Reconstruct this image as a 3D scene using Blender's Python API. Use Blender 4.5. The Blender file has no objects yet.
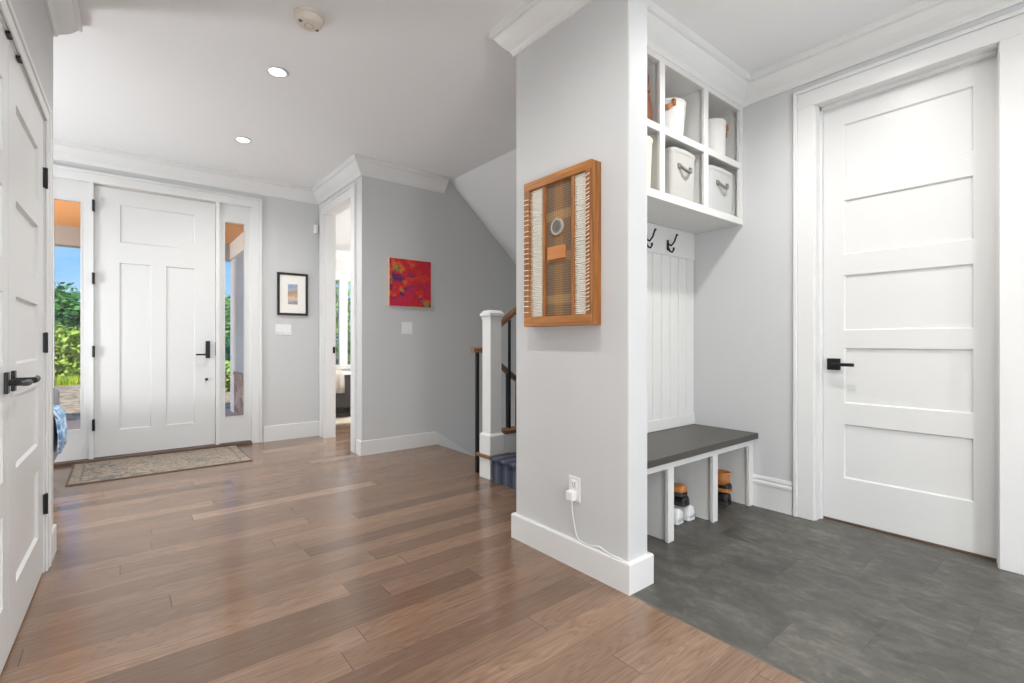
import bpy, bmesh, math, random
from mathutils import Vector, Matrix
random.seed(11)
SC = bpy.context.scene
COL = SC.collection
PI = math.pi
CEIL = 2.75

# ------------------------------------------------------------------ materials
def srgb(r, g, b):
    f = lambda c: (c/255/12.92 if c/255 <= .04045 else ((c/255+.055)/1.055)**2.4)
    return (f(r), f(g), f(b), 1)

class NT:
    def __init__(s, name):
        s.m = bpy.data.materials.new(name); s.m.use_nodes = True
        s.t = s.m.node_tree; s.t.nodes.clear()
        s.out = s.t.nodes.new('ShaderNodeOutputMaterial')
        s.b = s.t.nodes.new('ShaderNodeBsdfPrincipled')
        s.t.links.new(s.b.outputs[0], s.out.inputs[0])
    def n(s, typ, **kw):
        nd = s.t.nodes.new(typ)
        for k, v in kw.items(): setattr(nd, k, v)
        return nd
    def l(s, a, b): s.t.links.new(a, b)
    def inp(s, sock, v):
        if isinstance(v, bpy.types.NodeSocket): s.l(v, sock)
        else: sock.default_value = v
    def math(s, op, a, b=0.0, c=0.0):
        nd = s.n('ShaderNodeMath', operation=op)
        for i, v in enumerate((a, b, c)): s.inp(nd.inputs[i], v)
        return nd.outputs[0]
    def mix(s, fac, a, b, blend='MIX'):
        nd = s.n('ShaderNodeMix', data_type='RGBA', blend_type=blend)
        s.inp(nd.inputs[0], fac); s.inp(nd.inputs[6], a); s.inp(nd.inputs[7], b)
        return nd.outputs[2]
    def pos(s):
        return s.n('ShaderNodeNewGeometry').outputs['Position']
    def objc(s):
        return s.n('ShaderNodeTexCoord').outputs['Object']
    def sep(s, v):
        nd = s.n('ShaderNodeSeparateXYZ'); s.l(v, nd.inputs[0]); return nd.outputs
    def comb(s, x, y, z):
        nd = s.n('ShaderNodeCombineXYZ')
        for i, v in enumerate((x, y, z)): s.inp(nd.inputs[i], v)
        return nd.outputs[0]
    def scale(s, v, xyz):
        nd = s.n('ShaderNodeVectorMath', operation='MULTIPLY'); s.l(v, nd.inputs[0]); nd.inputs[1].default_value = xyz
        return nd.outputs[0]
    def noise(s, v, sc=5, det=4, rough=.55, dist=0):
        nd = s.n('ShaderNodeTexNoise'); s.l(v, nd.inputs['Vector'])
        nd.inputs['Scale'].default_value = sc; nd.inputs['Detail'].default_value = det
        nd.inputs['Roughness'].default_value = rough; nd.inputs['Distortion'].default_value = dist
        return nd.outputs['Fac']
    def white(s, v):
        nd = s.n('ShaderNodeTexWhiteNoise', noise_dimensions='3D'); s.l(v, nd.inputs['Vector']); return nd.outputs['Value']
    def ramp(s, fac, stops, interp='LINEAR'):
        nd = s.n('ShaderNodeValToRGB'); s.l(fac, nd.inputs[0]); r = nd.color_ramp; r.interpolation = interp
        while len(r.elements) < len(stops): r.elements.new(.5)
        for e, (p, c) in zip(r.elements, stops):
            e.position = p; e.color = c if len(c) == 4 else (*c, 1)
        return nd.outputs[0]
    def bump(s, h, st=.2, d=.002):
        nd = s.n('ShaderNodeBump'); nd.inputs['Strength'].default_value = st; nd.inputs['Distance'].default_value = d
        s.l(h, nd.inputs['Height']); s.l(nd.outputs[0], s.b.inputs['Normal'])
    def col(s, c): s.inp(s.b.inputs['Base Color'], c)
    def rough(s, v): s.inp(s.b.inputs['Roughness'], v)
    def spec(s, v): s.b.inputs['Specular IOR Level'].default_value = v

def flat(name, c, rough=.5, metal=0, spec=.5, var=.0, vscale=20):
    t = NT(name)
    if var:
        n = t.noise(t.objc(), vscale, 3)
        d = tuple(x*(1-var) for x in c[:3]) + (1,)
        t.col(t.mix(n, d, c))
    else: t.col(c)
    t.rough(rough); t.b.inputs['Metallic'].default_value = metal; t.spec(spec)
    return t.m

M = {}
def paint(name, c, rough, bs=.05):
    t = NT(name); p = t.pos()
    n = t.noise(p, 260, 2); t.bump(n, bs, .0006)
    t.col(c); t.rough(rough); t.spec(.35)
    return t.m
M['wall'] = paint('wall_paint', (.585, .587, .583, 1), .6)
M['ceil'] = paint('ceiling_paint', (.80, .80, .80, 1), .7)
M['trim'] = paint('trim_paint', (.72, .715, .70, 1), .32, .02)
M['door'] = paint('door_paint', (.69, .685, .67, 1), .34, .02)
M['cabinet'] = paint('cabinet_paint', (.70, .69, .665, 1), .38, .02)
M['black'] = flat('black_metal', (.012, .012, .013, 1), .42, .3)
M['plastic'] = flat('white_plastic', (.80, .80, .79, 1), .35)
M['cream_plastic'] = flat('aged_plastic', srgb(218, 208, 194), .45)
M['slot'] = flat('dark_slot', (.02, .02, .02, 1), .6)

def wood_floor():
    t = NT('oak_plank_floor'); x, y, z = t.sep(t.pos())
    w = .118
    r = t.math('DIVIDE', y, w); row = t.math('FLOOR', r)
    rr = t.white(t.comb(row, 3.1, 7.7))
    L = t.math('MULTIPLY_ADD', t.white(t.comb(row, 9.3, 1.2)), .5, 1.05)
    u = t.math('DIVIDE', t.math('ADD', x, t.math('MULTIPLY', rr, 5.0)), L); pid = t.math('FLOOR', u)
    rnd = t.white(t.comb(row, pid, 5.5)); rnd2 = t.white(t.comb(row, pid, 15.5))
    fy = t.math('FRACT', r); fx = t.math('FRACT', u)
    dy = t.math('MULTIPLY', t.math('MINIMUM', fy, t.math('SUBTRACT', 1.0, fy)), w)
    dx = t.math('MULTIPLY', t.math('MINIMUM', fx, t.math('SUBTRACT', 1.0, fx)), L)
    gx = t.math('LESS_THAN', dx, .0013); gy = t.math('LESS_THAN', dy, .0009)
    gap = t.math('MAXIMUM', gx, t.math('MULTIPLY', gy, .55))
    off = t.math('MULTIPLY', rnd, 37.0)
    gv = t.comb(t.math('ADD', t.math('MULTIPLY', x, 1.3), off), t.math('MULTIPLY', y, 16), t.math('MULTIPLY', rnd2, 20.0))
    g1 = t.noise(gv, 2.2, 6, .62, 1.2)
    gv2 = t.comb(t.math('ADD', t.math('MULTIPLY', x, 2.2), off), t.math('MULTIPLY', y, 150), rnd2)
    g2 = t.noise(gv2, 1.6, 4, .6)
    base = t.ramp(rnd, [(0, srgb(104, 82, 66)), (.12, srgb(124, 99, 81)), (.5, srgb(133, 106, 86)), (.85, srgb(142, 114, 93)), (1, srgb(166, 137, 114))])
    # cathedral figure: contour rings of a stretched noise field
    fv = t.comb(t.math('ADD', t.math('MULTIPLY', x, .75), off), t.math('MULTIPLY', y, 8.5), t.math('MULTIPLY', rnd2, 20.0))
    fig = t.noise(fv, 1.5, 3, .5, .6)
    ring = t.math('ABSOLUTE', t.math('SUBTRACT', t.math('FRACT', t.math('MULTIPLY', fig, 16.0)), .5))
    c = t.mix(t.math('MULTIPLY', t.ramp(ring, [(.22, (0, 0, 0)), (.5, (1, 1, 1))]), .42), base, srgb(92, 69, 53))
    c = t.mix(t.math('MULTIPLY', t.ramp(g1, [(.4, (0, 0, 0)), (.75, (1, 1, 1))]), .26), c, srgb(112, 88, 70))
    c = t.mix(t.math('MULTIPLY', t.ramp(g2, [(.45, (0, 0, 0)), (.66, (1, 1, 1))]), .36), c, srgb(88, 67, 53))
    c = t.mix(t.math('MULTIPLY', t.ramp(g1, [(.28, (1, 1, 1)), (.45, (0, 0, 0))]), .22), c, srgb(170, 142, 120))
    c = t.mix(t.math('MULTIPLY', gap, .85), c, srgb(66, 50, 40))
    t.col(c)
    t.rough(t.math('MULTIPLY_ADD', g2, .10, .13)); t.spec(.65)
    t.bump(t.math('SUBTRACT', t.math('MULTIPLY', g2, .25), gap), .35, .0012)
    return t.m
M['floor'] = wood_floor()

def tile_floor():
    t = NT('slate_tile_floor'); x, y, z = t.sep(t.pos())
    u = t.math('DIVIDE', t.math('SUBTRACT', x, 1.67), .3); c = t.math('FLOOR', u); fx = t.math('FRACT', u)
    sh = t.math('MULTIPLY', t.math('SUBTRACT', c, 2.0), -.22)
    v = t.math('DIVIDE', t.math('SUBTRACT', t.math('SUBTRACT', y, .318), sh), .635); rw = t.math('FLOOR', v); fy = t.math('FRACT', v)
    dx = t.math('MULTIPLY', t.math('MINIMUM', fx, t.math('SUBTRACT', 1.0, fx)), .3)
    dy = t.math('MULTIPLY', t.math('MINIMUM', fy, t.math('SUBTRACT', 1.0, fy)), .635)
    g = t.math('LESS_THAN', t.math('MINIMUM', dx, dy), .0013)
    rnd = t.white(t.comb(c, rw, 2.0))
    pv = t.comb(t.math('ADD', x, t.math('MULTIPLY', rnd, 9.0)), t.math('MULTIPLY', y, .55), t.math('MULTIPLY', rnd, 4.0))
    n1 = t.noise(pv, 5, 9, .74, .35); n2 = t.noise(pv, 34, 6, .75); n3 = t.noise(pv, 14, 8, .72, .5)
    col = t.ramp(n1, [(.33, srgb(62, 61, 56)), (.48, srgb(80, 78, 72)), (.58, srgb(92, 90, 83)), (.72, srgb(122, 120, 110))])
    col = t.mix(t.math('MULTIPLY', t.ramp(n3, [(.5, (0, 0, 0)), (.7, (1, 1, 1))]), .5), col, srgb(134, 131, 122))
    col = t.mix(t.math('MULTIPLY', t.ramp(n2, [(.45, (0, 0, 0)), (.65, (1, 1, 1))]), .35), col, srgb(66, 65, 60))
    col = t.mix(t.math('MULTIPLY', rnd, .22), col, srgb(74, 72, 67))
    col = t.mix(t.math('MULTIPLY', g, .5), col, srgb(54, 53, 49))
    t.col(col); t.rough(t.math('MULTIPLY_ADD', n2, .2, .33)); t.spec(.45)
    t.bump(t.math('SUBTRACT', t.math('MULTIPLY', n1, .4), g), .4, .0015)
    return t.m
M['tile'] = tile_floor()

def wood(name, c1, c2, axis='z', rough=.4, sc=1.0):
    t = NT(name); p = t.objc()
    k = {'x': (1.2, 22, 22), 'y': (22, 1.2, 22), 'z': (22, 22, 1.2)}[axis]
    n = t.noise(t.scale(p, tuple(v*sc for v in k)), 2.0, 6, .65, .8)
    n2 = t.noise(t.scale(p, tuple(v*sc*5 for v in k)), 2.0, 3)
    c = t.mix(t.ramp(n, [(.3, (0, 0, 0)), (.7, (1, 1, 1))]), c1, c2)
    c = t.mix(t.math('MULTIPLY', n2, .25), c, tuple(v*.55 for v in c2[:3]) + (1,))
    t.col(c); t.rough(rough); t.bump(n2, .12, .001)
    return t.m
M['frame_wood_z'] = wood('honey_wood_upright', srgb(188, 120, 52), srgb(110, 62, 22), 'z')
M['frame_wood_y'] = wood('honey_wood_crosswise', srgb(202, 134, 62), srgb(134, 80, 32), 'y')
M['rail_wood'] = wood('oak_rail', srgb(150, 108, 74), srgb(112, 78, 52), 'x')
M['soffit_wood'] = wood('cedar_soffit', srgb(232, 166, 96), srgb(208, 134, 68), 'x', .5)
M['edge_wood'] = flat('pale_canvas_edge', srgb(222, 190, 150), .6)
M['threshold'] = wood('dark_threshold', srgb(120, 92, 70), srgb(84, 62, 46), 'x')
M['bench_top'] = None
def bench_mat():
    t = NT('dark_stained_bench_top'); p = t.objc()
    n = t.noise(t.scale(p, (1.5, 14, 14)), 2.5, 6, .65, .6)
    t.col(t.mix(n, srgb(74, 70, 63), srgb(56, 53, 48))); t.rough(.36)
    return t.m
M['bench_top'] = bench_mat()

def fabric(name, c1, c2, sc=400, rough=.95):
    t = NT(name); p = t.objc()
    w1 = t.n('ShaderNodeTexWave', wave_type='BANDS', bands_direction='Z'); t.l(p, w1.inputs[0]); w1.inputs['Scale'].default_value = sc
    n = t.noise(p, sc*.4, 3)
    f = t.math('MULTIPLY', t.math('ADD', w1.outputs[1], n), .5)
    t.col(t.mix(f, c1, c2)); t.rough(rough); t.spec(.15); t.bump(f, .25, .001)
    return t.m
M['bin_grey'] = fabric('grey_bin_canvas', srgb(168, 166, 160), srgb(196, 194, 188))
M['bin_light'] = fabric('light_grey_bin_canvas', srgb(178, 178, 175), srgb(203, 203, 200))
M['bin_cream'] = fabric('cream_bin_canvas', srgb(206, 196, 178), srgb(224, 216, 200))
M['basket'] = fabric('white_cotton_basket', srgb(214, 212, 206), srgb(238, 236, 231), 120)
M['leather'] = flat('tan_leather', srgb(176, 112, 66), .5, var=.3)
M['bag_leather'] = flat('brown_leather', srgb(128, 78, 48), .45, var=.35)
M['grey_cord'] = flat('grey_webbing', srgb(122, 120, 115), .8)
M['carpet'] = None
def stair_carpet():
    t = NT('navy_striped_carpet'); x, y, z = t.sep(t.pos())
    w = t.math('FRACT', t.math('DIVIDE', y, .11))
    s = t.ramp(w, [(0, srgb(84, 90, 104)), (.30, srgb(84, 90, 104)), (.31, srgb(132, 138, 148)), (.36, srgb(132, 138, 148)), (.37, srgb(94, 100, 114)), (.62, srgb(94, 100, 114)), (.63, srgb(68, 73, 86)), (1, srgb(68, 73, 86))])
    n = t.noise(t.pos(), 220, 4, .7)
    t.col(t.mix(t.math('MULTIPLY', n, .7), s, srgb(54, 57, 66))); t.rough(1); t.spec(.05); t.bump(n, .8, .004)
    return t.m
M['carpet'] = stair_carpet()

def rug_mat():
    t = NT('faded_oriental_rug'); p = t.objc(); x, y, z = t.sep(p)
    n1 = t.noise(p, 9, 4, .6, 1.5); n2 = t.noise(p, 34, 4, .6, .8); n3 = t.noise(t.scale(p, (1, 1, 1)), 5, 2)
    vo = t.n('ShaderNodeTexVoronoi', feature='DISTANCE_TO_EDGE'); t.l(p, vo.inputs['Vector']); vo.inputs['Scale'].default_value = 16
    c = t.ramp(n2, [(.36, srgb(124, 110, 100)), (.5, srgb(168, 152, 136)), (.6, srgb(132, 122, 114)), (.72, srgb(96, 98, 100))])
    c = t.mix(t.ramp(n1, [(.5, (0, 0, 0)), (.62, (.85, .85, .85))]), c, srgb(96, 104, 108))
    c = t.mix(t.math('MULTIPLY', t.math('LESS_THAN', vo.outputs['Distance'], .05), .6), c, srgb(172, 160, 144))
    ex = t.math('SUBTRACT', .615, t.math('ABSOLUTE', x)); ey = t.math('SUBTRACT', .392, t.math('ABSOLUTE', y))
    e = t.math('MINIMUM', ex, ey)
    bd = t.math('MULTIPLY', t.math('LESS_THAN', e, .085), t.math('GREATER_THAN', e, .07))
    c = t.mix(t.math('MULTIPLY', bd, .6), c, srgb(110, 100, 92))
    c = t.mix(t.math('MULTIPLY', t.math('LESS_THAN', e, .014), .8), c, srgb(98, 86, 76))
    t.col(c); t.rough(1); t.spec(.05); t.bump(n2, .6, .003)
    return t.m
M['rug'] = rug_mat()

def painting_mat():
    t = NT('abstract_red_painting'); p = t.objc()
    a = t.noise(t.scale(p, (7, 7, 7)), 1.2, 3, .5, .3); b = t.noise(t.scale(p, (6.5, 6.5, 9)), 1.3, 3, .5, .3)
    d = t.noise(t.scale(p, (8, 8, 8)), 1.1, 2, .5, .2)
    c = t.ramp(a, [(.28, srgb(150, 30, 96)), (.40, srgb(196, 30, 66)), (.50, srgb(190, 18, 34)), (.58, srgb(206, 44, 40)), (.66, srgb(226, 88, 40)), (.78, srgb(200, 60, 90))])
    c = t.mix(t.ramp(b, [(.56, (0, 0, 0)), (.64, (.95, .95, .95))]), c, srgb(74, 36, 100))
    c = t.mix(t.ramp(d, [(.62, (0, 0, 0)), (.70, (.9, .9, .9))]), c, srgb(146, 152, 34))
    t.col(c); t.rough(.55); t.bump(b, .3, .003)
    return t.m
M['painting'] = painting_mat()

def print_mat():
    t = NT('small_print'); p = t.objc(); x, y, z = t.sep(p)
    n = t.noise(p, 28, 3, .6); n2 = t.noise(p, 60, 2)
    v = t.math('ADD', t.math('DIVIDE', t.math('SUBTRACT', z, .12), .22), t.math('MULTIPLY', t.math('SUBTRACT', n, .5), .6))
    c = t.ramp(v, [(0, srgb(90, 92, 120)), (.2, srgb(178, 170, 176)), (.38, srgb(214, 184, 128)), (.55, srgb(150, 104, 84)), (.74, srgb(150, 168, 188)), (.88, srgb(62, 128, 176)), (1, srgb(140, 190, 214))])
    c = t.mix(t.math('MULTIPLY', n2, .5), c, srgb(226, 206, 190))
    t.col(c); t.rough(.5)
    return t.m
M['print'] = print_mat()
M['mat_board'] = flat('white_mat_board', srgb(240, 237, 230), .7)
M['black_frame'] = flat('black_picture_frame', srgb(38, 34, 30), .4)

def weave_mat():
    t = NT('plaid_woven_strip'); p = t.objc(); x, y, z = t.sep(p)
    vy = t.math('FRACT', t.math('ADD', t.math('DIVIDE', y, .155), .5)); vz = t.math('FRACT', t.math('DIVIDE', z, .20))
    cy = t.ramp(vy, [(0, srgb(128, 104, 84)), (.26, srgb(128, 104, 84)), (.3, srgb(186, 134, 74)), (.62, srgb(178, 126, 70)), (.66, srgb(120, 102, 88)), (1, srgb(112, 96, 84))])
    cz = t.ramp(vz, [(0, srgb(120, 98, 82)), (.5, srgb(126, 102, 84)), (.54, srgb(186, 152, 110)), (.72, srgb(190, 156, 114)), (.76, srgb(116, 98, 84)), (1, srgb(116, 98, 84))])
    w = t.n('ShaderNodeTexWave', bands_direction='Z'); t.l(p, w.inputs[0]); w.inputs['Scale'].default_value = 60
    w2 = t.n('ShaderNodeTexWave', bands_direction='Y'); t.l(p, w2.inputs[0]); w2.inputs['Scale'].default_value = 40
    c = t.mix(.55, cy, cz); f = t.math('MULTIPLY', t.math('ADD', w.outputs[1], w2.outputs[1]), .5)
    c = t.mix(t.math('MULTIPLY', f, .5), c, srgb(92, 74, 58))
    th = t.math('LESS_THAN', t.math('FRACT', t.math('DIVIDE', y, .0125)), .28); tz = t.math('LESS_THAN', t.math('FRACT', t.math('DIVIDE', z, .011)), .22)
    c = t.mix(t.math('MULTIPLY', th, .45), c, srgb(84, 70, 62)); c = t.mix(t.math('MULTIPLY', tz, .3), c, srgb(206, 180, 146))
    t.col(c); t.rough(.95); t.spec(.1); t.bump(f, .5, .002)
    return t.m
M['plaid'] = weave_mat()
M['yarn'] = flat('white_yarn', srgb(248, 243, 230), .95, spec=.1, var=.12, vscale=90)
M['stone_grey'] = flat('grey_medallion', srgb(168, 162, 150), .6)
M['stone_dark'] = flat('dark_medallion', srgb(104, 100, 94), .6)
M['plaque'] = wood('orange_plaque_wood', srgb(214, 144, 80), srgb(176, 104, 50), 'y')

M['shoe_white'] = flat('white_shoe_leather', srgb(226, 226, 224), .5)
M['shoe_black'] = flat('black_shoe_leather', srgb(28, 27, 27), .45)
M['shoe_tan'] = flat('tan_boot_leather', srgb(196, 128, 70), .55, var=.15)
M['shoe_sole'] = flat('shoe_rubber', srgb(60, 56, 52), .7)
M['grey_uph'] = fabric('grey_upholstery', srgb(128, 128, 132), srgb(156, 156, 160))
def throw_mat():
    t = NT('blue_white_throw'); p = t.objc(); x, y, z = t.sep(p)
    n = t.noise(t.scale(p, (6, 6, 18)), 1.5, 4, .6, 1)
    t.col(t.ramp(n, [(.35, srgb(88, 128, 172)), (.5, srgb(146, 176, 206)), (.62, srgb(206, 216, 226)), (.75, srgb(110, 150, 190))]))
    t.rough(.95); t.bump(n, .5, .004)
    return t.m
M['throw'] = throw_mat()
M['wood_leg'] = flat('dark_wood_leg', srgb(70, 50, 36), .5)
M['bed_frame'] = fabric('charcoal_upholstery', srgb(58, 56, 56), srgb(78, 76, 75))
M['blanket'] = fabric('oatmeal_blanket', srgb(186, 178, 168), srgb(214, 208, 198), 60)
M['bed_rug'] = fabric('pale_rug', srgb(186, 176, 158), srgb(206, 198, 180), 80)

def glass_mat():
    t = NT('window_glass')
    tr = t.n('ShaderNodeBsdfTransparent'); gl = t.n('ShaderNodeBsdfGlossy'); gl.inputs['Roughness'].default_value = .02
    fr = t.n('ShaderNodeFresnel'); fr.inputs[0].default_value = 1.45
    mx = t.n('ShaderNodeMixShader'); t.l(fr.outputs[0], mx.inputs[0]); t.l(tr.outputs[0], mx.inputs[1]); t.l(gl.outputs[0], mx.inputs[2])
    t.l(mx.outputs[0], t.out.inputs[0])
    return t.m
M['glass'] = glass_mat()
def emis(name, c, st):
    t = NT(name); t.b.inputs['Emission Color'].default_value = c; t.b.inputs['Emission Strength'].default_value = st; t.col((.8, .8, .8, 1)); return t.m
M['lamp'] = emis('lit_lens', (1, .96, .9, 1), 14)
M['siding'] = flat('grey_siding', srgb(150, 158, 168), .6)
M['ext_trim'] = flat('exterior_white', (.75, .75, .74, 1), .5)
M['beam'] = flat('taupe_beam', srgb(150, 142, 136), .6)
def stone_mat():
    t = NT('ledge_stone'); p = t.pos()
    vo = t.n('ShaderNodeTexVoronoi'); t.l(t.scale(p, (4, 4, 9)), vo.inputs['Vector']); vo.inputs['Scale'].default_value = 1.2
    n = t.noise(p, 14, 4)
    c = t.ramp(t.white(vo.outputs['Position']), [(0, srgb(110, 100, 96)), (.5, srgb(150, 132, 122)), (1, srgb(170, 160, 154))])
    t.col(t.mix(t.math('MULTIPLY', n, .4), c, srgb(90, 82, 80))); t.rough(.9)
    return t.m
M['stone'] = stone_mat()
def deck_mat():
    t = NT('porch_deck_boards'); x, y, z = t.sep(t.pos())
    f = t.math('FRACT', t.math('DIVIDE', y, .14)); g = t.math('LESS_THAN', f, .05)
    t.col(t.mix(g, srgb(150, 144, 140), srgb(70, 66, 64))); t.rough(.8)
    return t.m
M['deck'] = deck_mat()
def gravel_mat():
    t = NT('garden_gravel'); p = t.pos()
    vo = t.n('ShaderNodeTexVoronoi'); t.l(p, vo.inputs['Vector']); vo.inputs['Scale'].default_value = 9
    r = t.white(vo.outputs['Position']); n = t.noise(p, 3, 3)
    c = t.ramp(r, [(0, srgb(112, 96, 80)), (.5, srgb(156, 138, 116)), (1, srgb(188, 172, 150))])
    t.col(t.mix(t.math('MULTIPLY', n, .5), c, srgb(120, 108, 88))); t.rough(1); t.bump(vo.outputs['Distance'], .8, .03)
    return t.m
M['gravel'] = gravel_mat()
def leaf_mat(name, c1, c2):
    t = NT(name); n = t.noise(t.pos(), 3.5, 3); t.col(t.mix(t.ramp(n, [(.35, (0, 0, 0)), (.65, (1, 1, 1))]), c1, c2)); t.rough(.6); t.spec(.2)
    return t.m
M['leaf_dark'] = leaf_mat('dark_leaves', srgb(46, 98, 48), srgb(92, 146, 70))
M['leaf_lime'] = leaf_mat('lime_leaves', srgb(110, 146, 50), srgb(186, 200, 96))
M['leaf_mid'] = leaf_mat('mid_leaves', srgb(80, 126, 58), srgb(142, 178, 92))
M['grass'] = leaf_mat('grass_blades', srgb(120, 150, 40), srgb(180, 196, 70))
M['bark'] = flat('bark', srgb(92, 78, 66), .9)

# ------------------------------------------------------------------ geometry
class MB:
    def __init__(s): s.bm = bmesh.new(); s.mi = 0
    def _faces(s, fs):
        for f in fs: f.material_index = s.mi
    def box(s, x0, x1, y0, y1, z0, z1, bev=0, seg=2):
        if x0 > x1: x0, x1 = x1, x0
        if y0 > y1: y0, y1 = y1, y0
        if z0 > z1: z0, z1 = z1, z0
        vs = [s.bm.verts.new((x, y, z)) for z in (z0, z1) for y in (y0, y1) for x in (x0, x1)]
        idx = [(0, 2, 3, 1), (4, 5, 7, 6), (0, 1, 5, 4), (2, 6, 7, 3), (0, 4, 6, 2), (1, 3, 7, 5)]
        fs = [s.bm.faces.new([vs[i] for i in q]) for q in idx]
        s._faces(fs)
        if bev:
            es = list({e for f in fs for e in f.edges})
            r = bmesh.ops.bevel(s.bm, geom=es, offset=bev, segments=seg, affect='EDGES', profile=.5)
            s._faces(r['faces'])
        return s
    def prism(s, poly, axis, a0, a1):
        """poly: 2D points; axis 'x': (y,z), 'y': (x,z), 'z': (x,y)"""
        def P(p, a): return {'x': (a, p[0], p[1]), 'y': (p[0], a, p[1]), 'z': (p[0], p[1], a)}[axis]
        A = [s.bm.verts.new(P(p, a0)) for p in poly]; B = [s.bm.verts.new(P(p, a1)) for p in poly]
        fs = [s.bm.faces.new(A[::-1]), s.bm.faces.new(B)]
        n = len(poly)
        for i in range(n): fs.append(s.bm.faces.new((A[i], A[(i+1) % n], B[(i+1) % n], B[i])))
        s._faces(fs); return s
    def loft(s, rings, cap=True, closed=True):
        R = [[s.bm.verts.new(p) for p in r] for r in rings]; fs = []
        n = len(R[0])
        for a, b in zip(R, R[1:]):
            for i in range(n if closed else n-1): fs.append(s.bm.faces.new((a[i], a[(i+1) % n], b[(i+1) % n], b[i])))
        if cap:
            fs.append(s.bm.faces.new(R[0][::-1])); fs.append(s.bm.faces.new(R[-1]))
        s._faces(fs); return s
    def sweep(s, path, prof):
        """path of (x,y); prof of closed (d,z), d = distance to the LEFT of the path"""
        P = [Vector(p) for p in path]; rings = []
        for i, p in enumerate(P):
            ns = []
            if i > 0: d = (P[i]-P[i-1]).normalized(); ns.append(Vector((-d.y, d.x)))
            if i < len(P)-1: d = (P[i+1]-P[i]).normalized(); ns.append(Vector((-d.y, d.x)))
            if len(ns) == 2:
                m = (ns[0]+ns[1]); m = m/(m.dot(ns[0]))
            else: m = ns[0]
            rings.append([(p.x+m.x*d, p.y+m.y*d, z) for d, z in prof])
        return s.loft(rings)
    def tube(s, pts, r, n=8, cap=True):
        P = [Vector(p) for p in pts]; rings = []
        rs = r if isinstance(r, (list, tuple)) else [r]*len(P)
        up = None
        for i, p in enumerate(P):
            t = (P[min(i+1, len(P)-1)]-P[max(i-1, 0)]).normalized()
            if up is None:
                up = Vector((0, 0, 1)) if abs(t.z) < .9 else Vector((1, 0, 0))
            a = t.cross(up).normalized(); b = a.cross(t).normalized(); up = b
            rings.append([p+(a*math.cos(2*PI*k/n)+b*math.sin(2*PI*k/n))*rs[i] for k in range(n)])
        return s.loft(rings, cap)
    def lathe(s, prof, c=(0, 0, 0), n=32, mat=None, cap=True):
        rings = []
        for r, z in prof:
            ring = [Vector((r*math.cos(2*PI*k/n), r*math.sin(2*PI*k/n), z)) for k in range(n)]
            rings.append([(mat @ v if mat else v)+Vector(c) for v in ring])
        return s.loft(rings, cap)
    def build(s, name, mat, parent=None, smooth=False, subsurf=0):
        mats = mat if isinstance(mat, (list, tuple)) else [mat]
        bmesh.ops.recalc_face_normals(s.bm, faces=s.bm.faces[:])
        off = Vector((0, 0, 0))
        if parent is None:
            xs = [v.co for v in s.bm.verts]
            lo = Vector([min(v[i] for v in xs) for i in range(3)]); hi = Vector([max(v[i] for v in xs) for i in range(3)])
            off = Vector(((lo.x+hi.x)/2, (lo.y+hi.y)/2, lo.z))
        else:
            q = parent
            while q is not None: off = off+q.location; q = q.parent
        if s.bm.verts and not getattr(s, 'local', False): bmesh.ops.translate(s.bm, verts=s.bm.verts[:], vec=-off)
        me = bpy.data.meshes.new(name); s.bm.to_mesh(me); s.bm.free()
        for m in mats: me.materials.append(M[m] if isinstance(m, str) else m)
        if smooth:
            for p in me.polygons: p.use_smooth = True
        o = bpy.data.objects.new(name, me); COL.objects.link(o)
        if parent is None:
            if not getattr(s, 'local', False): o.location = off
        else: o.parent = parent
        if subsurf:
            md = o.modifiers.new('sub', 'SUBSURF'); md.levels = subsurf; md.render_levels = subsurf
        return o

def L(local=True):
    m = MB(); m.local = local; return m
def tag(o, label=None, cat=None, group=None, kind=None):
    if label: o['label'] = label
    if cat: o['category'] = cat
    if group: o['group'] = group
    if kind: o['kind'] = kind
    return o
def empty(name, loc, label=None, cat=None, group=None, kind=None, rz=0):
    o = bpy.data.objects.new(name, None); COL.objects.link(o); o.location = loc; o.rotation_euler = (0, 0, rz)
    o.empty_display_size = .1
    return tag(o, label, cat, group, kind)
def struct(o, label, cat): return tag(o, label, cat, kind='structure')
def dup(root, loc, label=None, rz=None):
    r = root.copy(); COL.objects.link(r); r.location = loc
    if rz is not None: r.rotation_euler = (0, 0, rz)
    if label: r['label'] = label
    for ch in list(root.children):
        c = ch.copy(); COL.objects.link(c); c.parent = r
        for g in list(ch.children):
            d = g.copy(); COL.objects.link(d); d.parent = c
    return r

# ------------------------------------------------------------------ key planes (metres, camera above the origin)
XL = -.266      # left wall face
XP0, XP1 = 1.668, 1.803   # pillar wall faces
YP0, YP1 = 1.282, 2.03    # pillar near end, far (stair side) face
XR = 3.2       # right wall face
YB = 1.9       # mudroom back wall face
YF = 5.63      # front wall face
YH = 4.385     # painted hall wall face
XD = 1.748      # doorway wall face
HD = 2.47      # tall door opening height

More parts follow.
